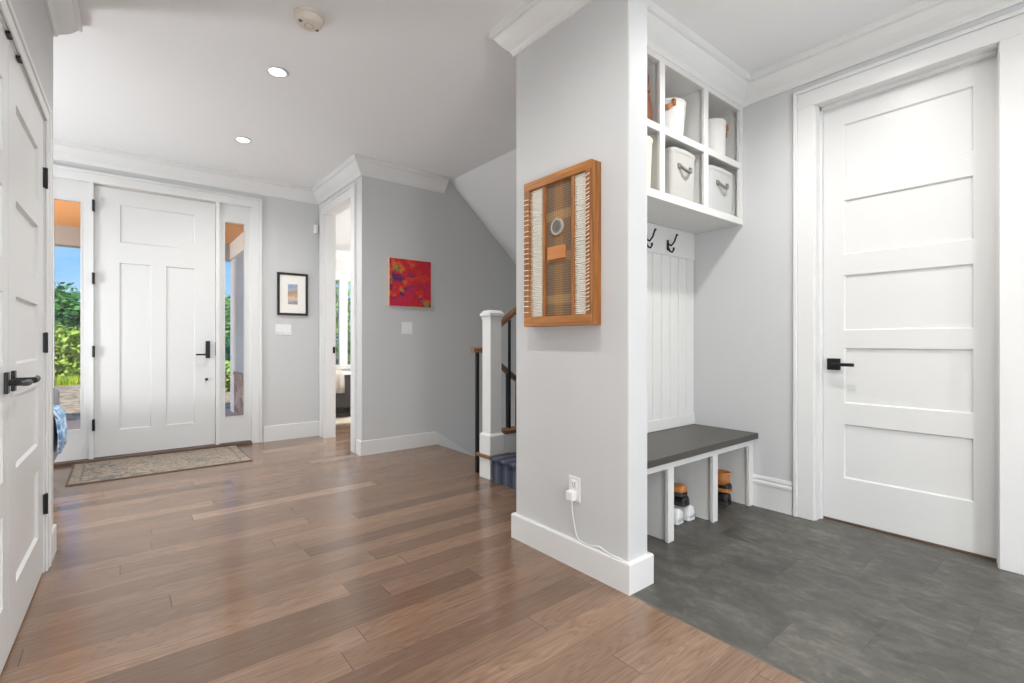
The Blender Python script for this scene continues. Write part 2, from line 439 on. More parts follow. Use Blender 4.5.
# ------------------------------------------------------------------ shell
m = MB(); m.box(-3.2, 1.655, -4.2, 5.60, -.12, 0); m.box(1.655, 2.545, 2.03, 4.5, -.12, 0); m.box(1.655, 6.1, 4.5, 9.12, -.12, 0); m.box(-3.2, 1.655, 5.60, 5.66, -.12, 0)
struct(m.build('floor', 'floor'), 'brown oak plank floor running across the hall and entry', 'floor')
m = MB(); m.box(1.655, 3.46, -4.2, 2.0, -.12, 0)
struct(m.build('floor_tile', 'tile'), 'dark grey stone tile floor of the mudroom', 'floor')
m = MB()
m.box(-3.2, 2.72, -4.2, 5.78, CEIL, CEIL+.15); m.box(2.72, 3.46, -4.2, 2.0, CEIL, CEIL+.15); m.box(2.72, 6.1, 4.4, 5.78, CEIL, CEIL+.15); m.box(1.5, 6.1, 5.78, 9.25, CEIL, CEIL+.15)
struct(m.build('ceiling', 'ceil'), 'smooth pale grey flat ceiling over hall and mudroom', 'ceiling')
m = MB(); m.prism([(2.70, 2.75), (2.82, 2.75), (4.9, 1.14), (4.9, .98), (4.72, .98)], 'y', 3.17, YH)
struct(m.build('ceiling_slope', 'ceil'), 'sloping underside of the upper stair flight beside the grey hall wall', 'ceiling')

# left wall with closet opening
m = MB()
LY0, LY1, LZ = 1.538, 3.087, 2.085
m.box(XL-.12, XL, -4.2, LY0, 0, CEIL); m.box(XL-.12, XL, LY1, 3.36, 0, CEIL); m.box(XL-.12, XL, LY0, LY1, LZ, CEIL)
m.box(-3.2, XL-.12, 3.24, 3.36, 0, CEIL)
m.box(-1.0, XL-.12, LY0-.1, LY0, 0, CEIL); m.box(-1.1, -1.0, LY0-.1, 3.24, 0, CEIL)
struct(m.build('wall_left', 'wall'), 'pale grey wall holding the white double closet doors', 'wall')
# nook side wall with a window opening
m = MB()
m.box(-3.2, -3.08, 3.36, 5.78, 0, .5); m.box(-3.2, -3.08, 3.36, 5.78, 2.3, CEIL); m.box(-3.2, -3.08, 3.36, 3.7, .5, 2.3); m.box(-3.2, -3.08, 5.3, 5.78, .5, 2.3)
struct(m.build('wall_entry', 'wall'), 'side wall of the entry nook beyond the closet', 'wall')
# front wall
FX0, FX1 = -.51, 1.075
m = MB(); m.box(-3.2, FX0, YF, 5.78, 0, CEIL); m.box(FX1, 1.862, YF, 5.78, 0, CEIL); m.box(FX0, FX1, YF, 5.78, HD, CEIL)
struct(m.build('wall_front', 'wall'), 'pale grey wall around the white front door', 'wall')
# doorway wall to bedroom
DY0, DY1 = 4.62, 5.43
m = MB(); m.box(XD, 1.862, YH, DY0, 0, CEIL); m.box(XD, 1.862, DY1, YF, 0, CEIL); m.box(XD, 1.862, DY0, DY1, HD, CEIL)
struct(m.build('wall_doorway', 'wall'), 'narrow grey wall with the open bedroom doorway', 'wall')
# painted hall wall, runs down into the stairwell
m = MB(); m.box(1.862, 2.545, YH, 4.5, 0, CEIL); m.box(2.545, 5.3, YH, 4.5, -2.6, 4.6)
struct(m.build('wall_hall', 'wall'), 'grey hall wall with the red abstract canvas', 'wall')
# pillar wall
m = MB(); m.box(XP0, XP1, YP0, YP1, 0, CEIL, .006, 2)
struct(m.build('wall_pillar', 'wall'), 'short projecting wall end with the wooden woven art', 'wall')
m = MB(); m.box(XP1, 5.3, YB, YP1, 0, CEIL); m.box(2.72, 5.3, YB, YP1, CEIL, 4.6); m.box(2.545, 5.3, YB, YP1, -2.6, 0)
struct(m.build('wall_mudroom', 'wall'), 'wall behind the mudroom bench and cubbies', 'wall')
# stairwell enclosure
m = MB(); m.box(5.3, 5.42, YB, 4.5, -2.6, 4.6); m.box(2.6, 2.72, YP1, 4.385, CEIL+.15, 4.6); m.box(2.6, 5.42, YB, 4.5, 4.6, 4.72)
struct(m.build('wall_stair', 'wall'), 'end walls of the stairwell', 'wall')
# right wall
RY0, RY1 = .325, 1.112
m = MB(); m.box(XR, XR+.14, RY1, YB, 0, CEIL); m.box(XR, XR+.14, -4.2, RY0, 0, CEIL); m.box(XR, XR+.14, RY0, RY1, HD, CEIL)
struct(m.build('wall_right', 'wall'), 'grey mudroom wall around the tall five panel door', 'wall')
m = MB(); m.box(-.4, .0, -4.2, -4.08, 0, CEIL); m.box(2.9, 3.46, -4.2, -4.08, 0, CEIL); m.box(0, 2.9, -4.2, -4.08, 2.4, CEIL); m.box(0, 2.9, -4.2, -4.08, 0, .2)
struct(m.build('wall_back', 'wall'), 'wall at the far end behind the viewer', 'wall')
# bedroom walls
BW0, BW1, BZ0, BZ1 = 2.86, 4.46, .57, 2.27
m = MB(); m.box(1.73, 1.862, 5.78, 9.12, 0, CEIL)
m.box(1.73, BW0, 9.12, 9.25, 0, CEIL); m.box(BW1, 6.1, 9.12, 9.25, 0, CEIL); m.box(BW0, BW1, 9.12, 9.25, 0, BZ0); m.box(BW0, BW1, 9.12, 9.25, BZ1, CEIL)
m.box(6.0, 6.12, 4.5, 9.25, 0, CEIL); m.box(5.3, 6.1, 4.4, 4.5, 0, CEIL)
struct(m.build('wall_bedroom', 'wall'), 'pale bedroom walls seen through the open doorway', 'wall')

# ------------------------------------------------------------------ crown mouldings
CR = [(0, 2.604), (.012, 2.604), (.016, 2.618), (.024, 2.630), (.042, 2.646), (.062, 2.668), (.078, 2.692), (.086, 2.706), (.098, 2.709), (.104, 2.713), (.104, CEIL), (0, CEIL)]
def crown(n, path, label):
    m = MB(); m.sweep(path, CR)
    return struct(m.build('trim_%d' % n, 'trim', smooth=False), label, 'crown moulding')
# left-of-path is the room side
crown(1, [(-3.08, 3.36), (XL, 3.36), (XL, -4.0)], 'white crown moulding over the closet doors')
crown(2, [(2.63, YH), (XD, YH), (XD, YF), (-3.08, YF)], 'white crown moulding over the front door and grey hall wall')
crown(3, [(XP1+.0, 1.54), (XP1, YP0), (XP0, YP0), (XP0, YP1), (2.70, YP1)], 'white crown moulding around the projecting wall end')
crown(4, [(XR, -4.0), (XR, 1.54), (XP1, 1.54)], 'white crown moulding above the mudroom cubbies')
m = MB(); m.sweep([(6.0, 4.5), (6.0, 9.12), (1.862, 9.12), (1.862, 4.5)], CR)
struct(m.build('trim_5', 'trim'), 'white crown moulding in the bedroom', 'crown moulding')

# ------------------------------------------------------------------ baseboards
def bbprof(h, t=.016):
    return [(0, 0), (t, 0), (t, h-.006), (t-.004, h), (0, h)]
def bb(name, path, h, label, t=.016, prof=None):
    m = MB(); m.sweep(path, prof or bbprof(h, t)); return struct(m.build(name, 'trim'), label, 'baseboard')
bb('baseboard_near', [(XP1, 1.455), (XP1, YP0), (XP0, YP0), (XP0, YP1), (2.195, YP1)], .13, 'white flat baseboard around the projecting wall end', .018)
bb('baseboard_front', [(XD, YF), (1.175, YF)], .165, 'white baseboard under the framed print')
bb('baseboard_hall', [(2.53, YH), (XD, YH), (XD, 4.49)], .135, 'white baseboard under the red canvas')
m = MB(); m.prism([(2.53, 0), (2.53, .135), (4.2, -1.0), (4.2, -1.135)], 'y', YH-.016, YH)
struct(m.build('baseboard_stair', 'trim'), 'white skirting sloping down the stairwell', 'baseboard')
bb('baseboard_left', [(XL-.1, 3.36), (XL, 3.36), (XL, 3.158)], .135, 'short white baseboard past the closet doors', .011)
RB = [(0, 0), (.014, 0), (.014, .145), (.020, .15), (.020, .163), (.012, .172), (.016, .185), (.010, .2), (0, .2)]
bb('baseboard_right', [(XR, 1.225), (XR, 1.463)], .2, 'tall white moulded baseboard between bench and door', prof=RB)
bb('baseboard_mudroom', [(XR, -4.0), (XR, .205)], .2, 'tall white baseboard past the mudroom door', prof=RB)

# ------------------------------------------------------------------ door helpers
def leaf(mp, u0, u1, z0, z1, t, panels, rec):
    """mp(u, z, n) -> xyz; panels are recessed on both faces"""
    m = MB()
    us = sorted({u0, u1, *[p[0] for p in panels], *[p[1] for p in panels]}); zs = sorted({z0, z1, *[p[2] for p in panels], *[p[3] for p in panels]})
    for a, b in zip(us, us[1:]):
        for c, d in zip(zs, zs[1:]):
            uc, zc = (a+b)/2, (c+d)/2
            inp = any(p[0] < uc < p[1] and p[2] < zc < p[3] for p in panels)
            n0, n1 = (rec, t-rec) if inp else (0, t)
            A, B = mp(a, c, n0), mp(b, d, n1)
            m.box(A[0], B[0], A[1], B[1], A[2], B[2])
    # bevelled sticking around each panel on the room face
    for (a, b, c, d) in panels:
        w = .007
        o = [(a, c), (b, c), (b, d), (a, d)]; i = [(a+w, c+w), (b-w, c+w), (b-w, d-w), (a+w, d-w)]
        vo = [m.bm.verts.new(mp(p[0], p[1], .0015)) for p in o]; vi = [m.bm.verts.new(mp(p[0], p[1], rec)) for p in i]
        for k in range(4): m.bm.faces.new((vo[k], vo[(k+1) % 4], vi[(k+1) % 4], vi[k]))
    return m

CAS = lambda w, t=.02: w
def casing(m, mp, u0, u1, z1, w, t=.02, z0=0, left=True, right=True):
    """two legs and a head around opening u0..u1 up to z1; with a raised outer back band"""
    def bx(a, b, c, d, n): 
        A, B = mp(a, c, 0), mp(b, d, -n); m.box(A[0], B[0], A[1], B[1], A[2], B[2], .003, 1)
    b = .022
    if left: bx(u0-w+b, u0, z0, z1, t*.8); bx(u0-w, u0-w+b, z0, z1+w-b, t*1.25)
    if right: bx(u1, u1+w-b, z0, z1, t*.8); bx(u1+w-b, u1+w, z0, z1+w-b, t*1.25)
    bx(u0-(w-b if left else 0), u1+(w-b if right else 0), z1, z1+w-b, t*.8); bx(u0-(w if left else 0), u1+(w if right else 0), z1+w-b, z1+w, t*1.25)

def jamb(m, mp, u0, u1, z1, depth, t=.012):
    def bx(a, b, c, d, n0, n1):
        A, B = mp(a, c, n0), mp(b, d, n1); m.box(A[0], B[0], A[1], B[1], A[2], B[2])
    bx(u0, u0+t, 0, z1, 0, depth); bx(u1-t, u1, 0, z1, 0, depth); bx(u0, u1, z1-t, z1, 0, depth)

# ------------------------------------------------------------------ front door (door_1) and side lights
d1 = struct(empty('door_1', ((FX0+FX1)/2, YF, 0)), 'white craftsman front door with black lever between two glass sidelights', 'door')
mpF = lambda u, z, n: (u, YF+.03+n, z)
mpFc = lambda u, z, n: (u, YF+n, z)
DL, DR = -.178, .742
lf = leaf(mpF, DL, DR, .032, 2.44, .045, [(.0, .572, 1.96, 2.30), (-.004, .226, .262, 1.775), (.340, .572, .262, 1.775)], .011).build('door_leaf', 'door', d1)
m = MB(); casing(m, mpFc, FX0+.012, FX1-.012, HD-.014, .098); m.build('casing', 'trim', d1)
m = MB(); jamb(m, mpFc, FX0, FX1, HD, .14); m.box(DL-.035, DL-.003, YF+.0, YF+.12, 0, HD-.012); m.box(DR+.003, DR+.035, YF+.0, YF+.12, 0, HD-.012)
m.build('door_frame', 'trim', d1)
m = MB(); m.box(FX0+.01, FX1-.01, YF-.035, YF+.15, 0.0005, .026, .004); m.build('threshold', 'threshold', d1)
for (a, b, g0, g1) in ((FX0+.012, DL-.035, -.437, -.268), (DR+.035, FX1-.012, .829, 1.004)):
    m = MB(); y0, y1 = YF+.028, YF+.075
    m.box(a, g0, y0, y1, .03, HD-.012); m.box(g1, b, y0, y1, .03, HD-.012); m.box(g0, g1, y0, y1, .03, .292); m.box(g0, g1, y0, y1, 2.278, HD-.012)
    for q in (y0-.004,):
        m.box(g0-.012, g0, q, y0, .28, 2.29); m.box(g1, g1+.012, q, y0, .28, 2.29); m.box(g0, g1, q, y0, .28, .292); m.box(g0, g1, q, y0, 2.278, 2.29)
    sl = m.build('sidelight_frame', 'door', d1)
    m = MB(); m.box(g0-.003, g1+.003, y0+.02, y0+.026, .289, 2.281); m.build('pane', 'glass', sl)
for z in (.325, .972, 1.615, 2.255):
    m = MB(); m.tube([(DL-.004, YF-.008, z-.05), (DL-.004, YF-.008, z+.05)], .0095); m.box(DL-.012, DL+.006, YF-.004, YF+.031, z-.048, z+.048); m.build('hinge', 'black', d1)
m = MB(); m.box(.660, .698, YF+.012, YF+.031, .895, 1.065, .003)
m.tube([(.679, YF+.02, .932), (.679, YF-.03, .932)], .009, 12); m.tube([(.687, YF-.03, .932), (.575, YF-.03, .932)], .0085, 12)
h = m.build('handle', 'black', lf)
m = MB(); m.box(DR+.001, DR+.012, YF+.005, YF+.03, .92, 1.055); m.build('strike_plate', 'black', d1)
m = MB(); m.tube([(.667, YF+.031, .687), (.667, YF+.005, .687)], [.011, .011], 12); m.tube([(.667, YF+.008, .687), (.667, YF-.002, .687)], [.014, .013], 12); m.build('keyhole_cover', 'black', lf)

# ------------------------------------------------------------------ mudroom door (door_2)
d2 = struct(empty('door_2', (XR, (RY0+RY1)/2, 0)), 'tall white five panel door with black square lever in mudroom', 'door')
XDR = 3.29
mpR = lambda u, z, n: (XDR+n, u, z)
mpRc = lambda u, z, n: (XR+n, u, z)
# panels measured at the face plane
pz = [(.262, .578), (.700, 1.022), (1.125, 1.447), (1.567, 1.885), (2.005, 2.328)]
lf = leaf(mpR, RY0+.014, RY1-.014, .012, 2.443, .04, [(.432, .985, a, b) for a, b in pz], .012).build('door_leaf', 'door', d2)
m = MB(); casing(m, mpRc, RY0+.006, RY1-.006, HD-.012, .112); m.build('casing', 'trim', d2)
m = MB(); jamb(m, mpRc, RY0, RY1, HD, .14)
for (a, b) in ((RY0+.012, RY0+.022), (RY1-.022, RY1-.012)): m.box(XDR-.03, XDR-.004, a, b, 0, HD-.012)
m.box(XDR-.03, XDR-.004, RY0+.012, RY1-.012, HD-.03, HD-.012)
m.build('door_frame', 'trim', d2)
m = MB(); m.box(XDR-.006, XR+.14, RY0+.012, RY1-.012, .0003, .009); m.build('threshold', 'threshold', d2)
m = MB(); yc, zc = 1.035, .926
m.box(XDR-.012, XDR, yc-.034, yc+.034, zc-.034, zc+.034, .002); m.tube([(XDR, yc, zc), (XDR-.055, yc, zc)], .011, 12)
m.box(XDR-.062, XDR-.046, yc-.115, yc+.012, zc-.0095, zc+.0095, .003)
m.build('handle', 'black', lf)

# ------------------------------------------------------------------ closet double doors (door_3)
d3 = struct(empty('door_3', (XL, (LY0+LY1)/2, 0)), 'white five panel double closet doors with black levers and hinges', 'door')
XC = -.271
mpL = lambda u, z, n: (XC-n, u, z)
mpLc = lambda u, z, n: (XL-n, u, z)
pz3 = [(.22, .545), (.545+.1, .86), (.96, 1.205), (1.305, 1.535), (1.635, 1.87)]
pz3 = [(.205, .50), (.61, .87), (.98, 1.22), (1.33, 1.56), (1.67, 1.90)]
YM = 2.312
for (a, b, hy, lab) in ((LY0+.012, YM-.002, YM-.055, 'near'), (YM+.002, LY1-.012, YM+.058, 'far')):
    lf = leaf(mpL, a, b, .012, 2.072, .04, [(a+.13, b-(.08 if lab == 'near' else .14), p, q) for p, q in pz3], .011).build('door_leaf', 'door', d3)
    s = -1 if lab == 'near' else 1; yb = 2.221 if lab == 'near' else 2.393
    m = MB(); zc = .925
    m.box(XC, XC+.010, hy-.016, hy+.016, zc-.035, zc+.035, .002)
    m.tube([(XC, hy, zc), (XC+.055, hy, zc)], .0105, 12)
    m.tube([(XC+.055, hy-.006*s, zc), (XC+.057, hy+.03*s, zc), (XC+.055, hy+.075*s, zc+.002), (XC+.050, hy+.115*s, zc+.004)], [.0105, .010, .009, .007], 12)
    m.build('handle', 'black', lf)
    hyy = a-.006 if lab == 'near' else b+.006
    for z in (.315, 1.055, 1.81):
        m = MB(); m.tube([(XC+.008, hyy, z-.047), (XC+.008, hyy, z+.047)], .008, 10); m.box(XC+.001, XL+.002, *((b-.005, b+.0006) if lab == 'far' else (a-.0006, a+.005)), z-.045, z+.045); m.box(XC-.002, XC+.003, hyy-.02, hyy+.003, z-.045, z+.045); m.build('hinge', 'black', d3)
    m = MB(); m.box(XC+.001, XC+.013, yb+.04, yb+.085, 2.064, 2.0728); m.build('ball_catch', 'black', d3)
m = MB(); casing(m, mpLc, LY0+.008, LY1-.004, LZ-.006, .072, .012); m.build('casing', 'trim', d3)
m = MB(); jamb(m, mpLc, LY0, LY1, LZ, .12); m.build('door_frame', 'trim', d3)

# the closet wall stands a little out of square with the hall
TURN = Matrix.Translation((XL+.004, 3.36, 0)) @ Matrix.Rotation(math.radians(-1.25), 4, 'Z') @ Matrix.Translation((-XL, -3.36, 0))
for nm in ('door_3', 'wall_left', 'trim_1', 'baseboard_left'):
    q = bpy.data.objects[nm]; q.location = TURN @ q.location; q.rotation_euler = (0, 0, math.radians(-1.25))

# ------------------------------------------------------------------ bedroom doorway casing (door_4)
d4 = struct(empty('door_4', (XD, (DY0+DY1)/2, 0)), 'open white cased doorway to the bedroom beside the framed print', 'doorway')
mpD = lambda u, z, n: (XD+n, u, z)
m = MB(); casing(m, mpD, DY0+.006, DY1-.006, HD-.012, .11); m.build('casing', 'trim', d4)
m = MB(); jamb(m, mpD, DY0, DY1, HD, .114); fr = m.build('door_frame', 'trim', d4)
m = MB(); m.box(1.83, 1.857, DY1-.0145, DY1-.0105, .93, 1.0); m.build('strike_plate', 'black', fr)

# ------------------------------------------------------------------ bedroom window (window_1)
w1 = struct(empty('window_1', ((BW0+BW1)/2, 9.12, BZ0)), 'white bedroom window with green garden outside', 'window')
m = MB(); f = .05
m.box(BW0, BW0+f, 9.14, 9.2, BZ0, BZ1); m.box(BW1-f, BW1, 9.14, 9.2, BZ0, BZ1); m.box(BW0, BW1, 9.14, 9.2, BZ0, BZ0+f); m.box(BW0, BW1, 9.14, 9.2, BZ1-f, BZ1)
mx = 3.286
m.box(mx-.075, mx+.075, 9.13, 9.21, BZ0, BZ1)
m.build('window_frame', 'trim', w1)
m = MB(); m.box(BW0-.09, BW0, 9.10, 9.12, BZ0-.1, BZ1+.1); m.box(BW1, BW1+.09, 9.10, 9.12, BZ0-.1, BZ1+.1); m.box(BW0, BW1, 9.10, 9.12, BZ1, BZ1+.1); m.box(BW0, BW1, 9.10, 9.12, BZ0-.1, BZ0); m.build('casing', 'trim', w1)
m = MB(); m.box(BW0-.11, BW1+.11, 9.05, 9.15, BZ0-.03, BZ0, .004); m.build('window_sill', 'trim', w1)
for a, b in ((BW0+f, mx-.075), (mx+.075, BW1-f)):
    m = MB(); m.box(a, b, 9.165, 9.171, BZ0+f, BZ1-f); m.build('pane', 'glass', w1)

# ------------------------------------------------------------------ mudroom cubbies
CF, CX0, CX1 = 1.54, XP1+.001, XR-.001
cub = tag(empty('cubby_shelf', (2.5, 1.72, 1.83)), 'white wall mounted shelf unit of open square cubbies above bench', 'shelf')
div = [2.29, 2.742]
m = MB(); m.box(CX0, CX0+.02, CF+.01, YB-.001, 1.866, 2.58); m.box(CX1-.02, CX1, CF+.01, YB-.001, 1.866, 2.58); m.box(CX0, CX1, CF+.01, YB-.001, 2.58, 2.611); m.build('carcass', 'cabinet', cub)
m = MB(); m.box(CX0, CX1, CF+.01, YB-.001, 1.829, 1.866, .002); m.build('bottom_board', 'cabinet', cub)
m = MB(); m.box(CX0+.02, CX1-.02, YB-.012, YB-.001, 1.866, 2.58); m.build('back_panel', 'cabinet', cub)
for x in div:
    m = MB(); m.box(x-.011, x+.011, CF+.01, YB-.012, 1.866, 2.58); m.build('divider', 'cabinet', cub)
m = MB(); m.box(CX0+.02, CX1-.02, CF+.01, YB-.012, 2.2, 2.225); m.build('middle_shelf', 'cabinet', cub)
m = MB()
for x in div: m.box(x-.024, x+.024, CF-.0075, CF+.0115, 1.87, 2.575, .002, 1)
m.box(CX0, CX0+.04, CF-.0075, CF+.0115, 1.87, 2.575); m.box(CX1-.045, CX1, CF-.0075, CF+.0115, 1.87, 2.575)
m.box(CX0, CX1, CF-.008, CF+.012, 2.192, 2.232, .002, 1); m.box(CX0, CX1, CF-.008, CF+.012, 1.827, 1.872, .002, 1); m.box(CX0, CX1, CF-.008, CF+.012, 2.572, 2.611)
m.build('face_frame', 'cabinet', cub)

# beadboard wainscot and hook rail
m = MB(); m.box(XP1+.001, XR-.001, YB-.012, YB-.0005, .475, 1.829)
n = 14
gw = (XR-XP1-.002)/n
for i in range(n):
    a = XP1+.001+i*gw; m.box(a+.003, a+gw-.003, YB-.018, YB-.011, .535, 1.64, .0025, 1)
m.box(XP1+.001, XR-.001, YB-.022, YB-.001, 1.64, 1.828, .002); m.box(XP1+.001, XR-.001, YB-.024, YB-.001, .472, .545, .003)
struct(m.build('trim_6', 'cabinet'), 'white beadboard panel behind the coat hooks', 'wall panelling')

hk = None
for i, (x, lab) in enumerate(((2.862, 'black double coat hook on white rail, the one nearer the panel door'), (2.62, 'black double coat hook on white rail, partly behind the projecting wall'))):
    y = YB-.022
    if hk is None:
        hk = tag(empty('coat_hook', (x, y, 1.70)), lab, 'hook', 'coat hooks on the white rail')
        m = MB(); m.box(x-.011, x+.011, y-.006, y, 1.672, 1.742, .004); m.build('back_plate', 'black', hk)
        m = MB(); m.tube([(x, y-.005, 1.715), (x, y-.03, 1.70), (x, y-.052, 1.722), (x, y-.066, 1.758), (x, y-.075, 1.768)], [.006, .006, .006, .006, .009], 10); m.build('upper_prong', 'black', hk, True)
        m = MB(); m.tube([(x, y-.005, 1.69), (x, y-.018, 1.664), (x, y-.036, 1.655), (x, y-.046, 1.668), (x, y-.047, 1.684)], [.006, .006, .006, .006, .008], 10); m.build('lower_prong', 'black', hk, True)
    else: dup(hk, (x, y, 1.70), lab)

# ------------------------------------------------------------------ cubby contents
def cloth_bin(x0, x1, y0, z0, hgt, mat, label, tilt=0):
    t = tag(empty('storage_bin', ((x0+x1)/2, y0+.13, z0)), label, 'storage bin', 'fabric bins in the lower cubbies')
    m = MB(); w = (x1-x0)/2; cx = (x0+x1)/2; dp = .27; cy = y0+dp/2
    def ring(s, z, r=.02, sag=0):
        pts = []
        for k in range(24):
            a = 2*PI*k/24; ca, sa = math.cos(a), math.sin(a); e = .25
            px = math.copysign(abs(ca)**e, ca)*(w*s); py = math.copysign(abs(sa)**e, sa)*(dp/2*s)
            zz = z+sag*(abs(px)/w)**2*1.0 - sag
            pts.append((cx+px, cy+py, zz))
        return pts
    rings = [ring(.90, z0+.001), ring(.95, z0+.006), ring(.97, z0+hgt*.4), ring(.99, z0+hgt*.8), ring(1.0, z0+hgt, sag=-.012), ring(.97, z0+hgt+.002, sag=-.012), ring(.95, z0+hgt-.02, sag=-.008), ring(.90, z0+.012)]
    m.loft(rings); b = m.build('body', mat, t, False)
    m = MB(); o = [ring(1.012, z0+hgt-.022, sag=-.010), ring(1.022, z0+hgt-.012, sag=-.011), ring(1.015, z0+hgt+.001, sag=-.012), ring(1.002, z0+hgt+.003, sag=-.012)]; m.loft(o, cap=False); m.build('hem', mat, t)
    hz = z0+hgt*.68
    m = MB(); pts = []
    for k in range(13):
        u = k/12; pts.append((cx-.055+.11*u, y0-.006-.020*math.sin(PI*u), hz-.028*math.sin(PI*u)))
    m.tube(pts, .0085, 8); m.build('handle', 'grey_cord', t, True)
    for sx in (-.058, .058):
        m = MB(); m.box(cx+sx-.014, cx+sx+.014, y0-.006, y0+.004, hz-.012, hz+.016, .003); m.build('handle_tab', 'grey_cord', t)
    return t
Z1 = 1.867; Z2 = 2.226
cloth_bin(2.408, 2.672, CF+.012, Z1, .285, 'bin_grey', 'greige fabric bin with webbing handle in the middle cubby of the lower row')
cloth_bin(2.80, 3.138, CF+.012, Z1, .275, 'bin_light', 'pale grey fabric bin with webbing handle in the cubby by the corner')
cloth_bin(1.92, 2.252, CF+.012, Z1, .28, 'bin_cream', 'cream fabric bin half hidden behind the projecting wall end')

def cotton_basket(cx, cy, z0, r0, r1, hgt, label, side):
    t = tag(empty('cotton_basket', (cx, cy, z0)), label, 'basket', 'white baskets in the upper cubbies')
    prof = [(r0*.9, z0+.001), (r0, z0+.01)]
    k = 22
    for i in range(k):
        z = z0+.012+(hgt-.02)*(i+.5)/k; r = r0+(r1-r0)*((i+.5)/k)
        prof += [(r-.0012, z-.004), (r+.0012, z)]
    prof += [(r1+.003, z0+hgt-.006), (r1, z0+hgt), (r1-.008, z0+hgt), (r1-.01, z0+hgt-.02), (r0-.012, z0+.02)]
    prof = [(r, z-z0) for r, z in prof]
    m = MB(); m.lathe(prof, (cx, cy, z0), 40); m.build('body', 'basket', t, True)
    for s in side:
        a = s; ca, sa = math.cos(a), math.sin(a)
        P = lambda r, tt, z: (cx+ca*r-sa*tt, cy+sa*r+ca*tt, z)
        m = MB(); pts = []
        for q in range(11):
            u = q/10; pts.append(P(r1-.004+.024*math.sin(PI*u), -.038+.076*u, z0+hgt-.03+.030*math.sin(PI*u)*0-.035*math.sin(PI*u)))
        rings = []
        for p in pts: rings.append([(p[0], p[1], p[2]-.016), (p[0]+ca*.006, p[1]+sa*.006, p[2]-.016), (p[0]+ca*.006, p[1]+sa*.006, p[2]+.016), (p[0], p[1], p[2]+.016)])
        m.loft(rings); m.build('leather_handle', 'leather', t)
        for tt in (-.038, .038):
            m = MB(); q = P(r1, tt, z0+hgt-.03); m.box(q[0]-.012, q[0]+.012, q[1]-.008, q[1]+.008, q[2]-.018, q[2]+.018, .003); m.build('handle_tab', 'leather', t)
    return t
cotton_basket(2.535, CF+.125, Z2, .085, .105, .235, 'white ribbed cotton basket with tan strap, second cubby of the upper row', (PI*1.18, PI*.18))
cotton_basket(3.0, CF+.105, Z2, .085, .089, .252, 'white cotton basket with tan leather loop in the upper cubby by the corner', (-.42, PI-.42))

bag = tag(empty('leather_bag', (2.185, CF+.09, Z2)), 'tall brown leather bag half hidden behind the projecting wall end', 'bag')
m = MB(); rings = []
pw = lambda v: math.copysign(abs(v)**.55, v)
for z, rx, ry in ((.001, .076, .066), (.012, .084, .074), (.06, .086, .076), (.11, .083, .074), (.15, .074, .068), (.18, .066, .062), (.23, .064, .060), (.28, .068, .062), (.29, .062, .056)):
    rings.append([(2.185+rx*pw(math.cos(2*PI*k/32)), CF+.096+ry*pw(math.sin(2*PI*k/32)), Z2+z) for k in range(32)])
m.loft(rings); m.build('body', 'bag_leather', bag, True)
m = MB(); m.loft([[(2.185+.069*g*pw(math.cos(2*PI*k/32)), CF+.096+.065*g*pw(math.sin(2*PI*k/32)), Z2+z) for k in range(32)] for z, g in ((.188, 1.0), (.190, 1.03), (.204, 1.03), (.206, 1.0))], cap=False); m.build('strap', 'leather', bag)

# ------------------------------------------------------------------ bench
BF = 1.432
bench = tag(empty('mudroom_bench', (2.5, 1.66, 0)), 'white built-in bench with dark top and open shoe bays', 'bench')
m = MB(); m.box(XP1+.001, XR-.001, BF, YB-.001, .434, .471, .003); m.build('bench_top', 'bench_top', bench)
m = MB(); m.box(XP1+.001, XR-.001, 1.463, 1.483, .392, .433, .002, 1); m.build('apron', 'cabinet', bench)
for x0, x1 in ((2.237, 2.290), (2.692, 2.745), (3.14, XR-.001), (XP1+.001, 1.86)):
    m = MB(); m.box(x0, x1, 1.463, 1.483, 0.001, .392, .0015, 1); st = m.build('stile', 'cabinet', bench)
for x in (2.2535, 2.7085):
    m = MB(); m.box(x, x+.02, 1.483, YB-.01, .001, .434); m.build('divider', 'cabinet', bench)
m = MB(); m.box(XR-.045, XR-.027, 1.483, YB-.01, .001, .434); m.build('side_panel', 'cabinet', bench)
m = MB(); m.box(XP1+.012, XR-.03, YB-.012, YB-.001, .001, .434); m.build('back_panel', 'cabinet', bench)

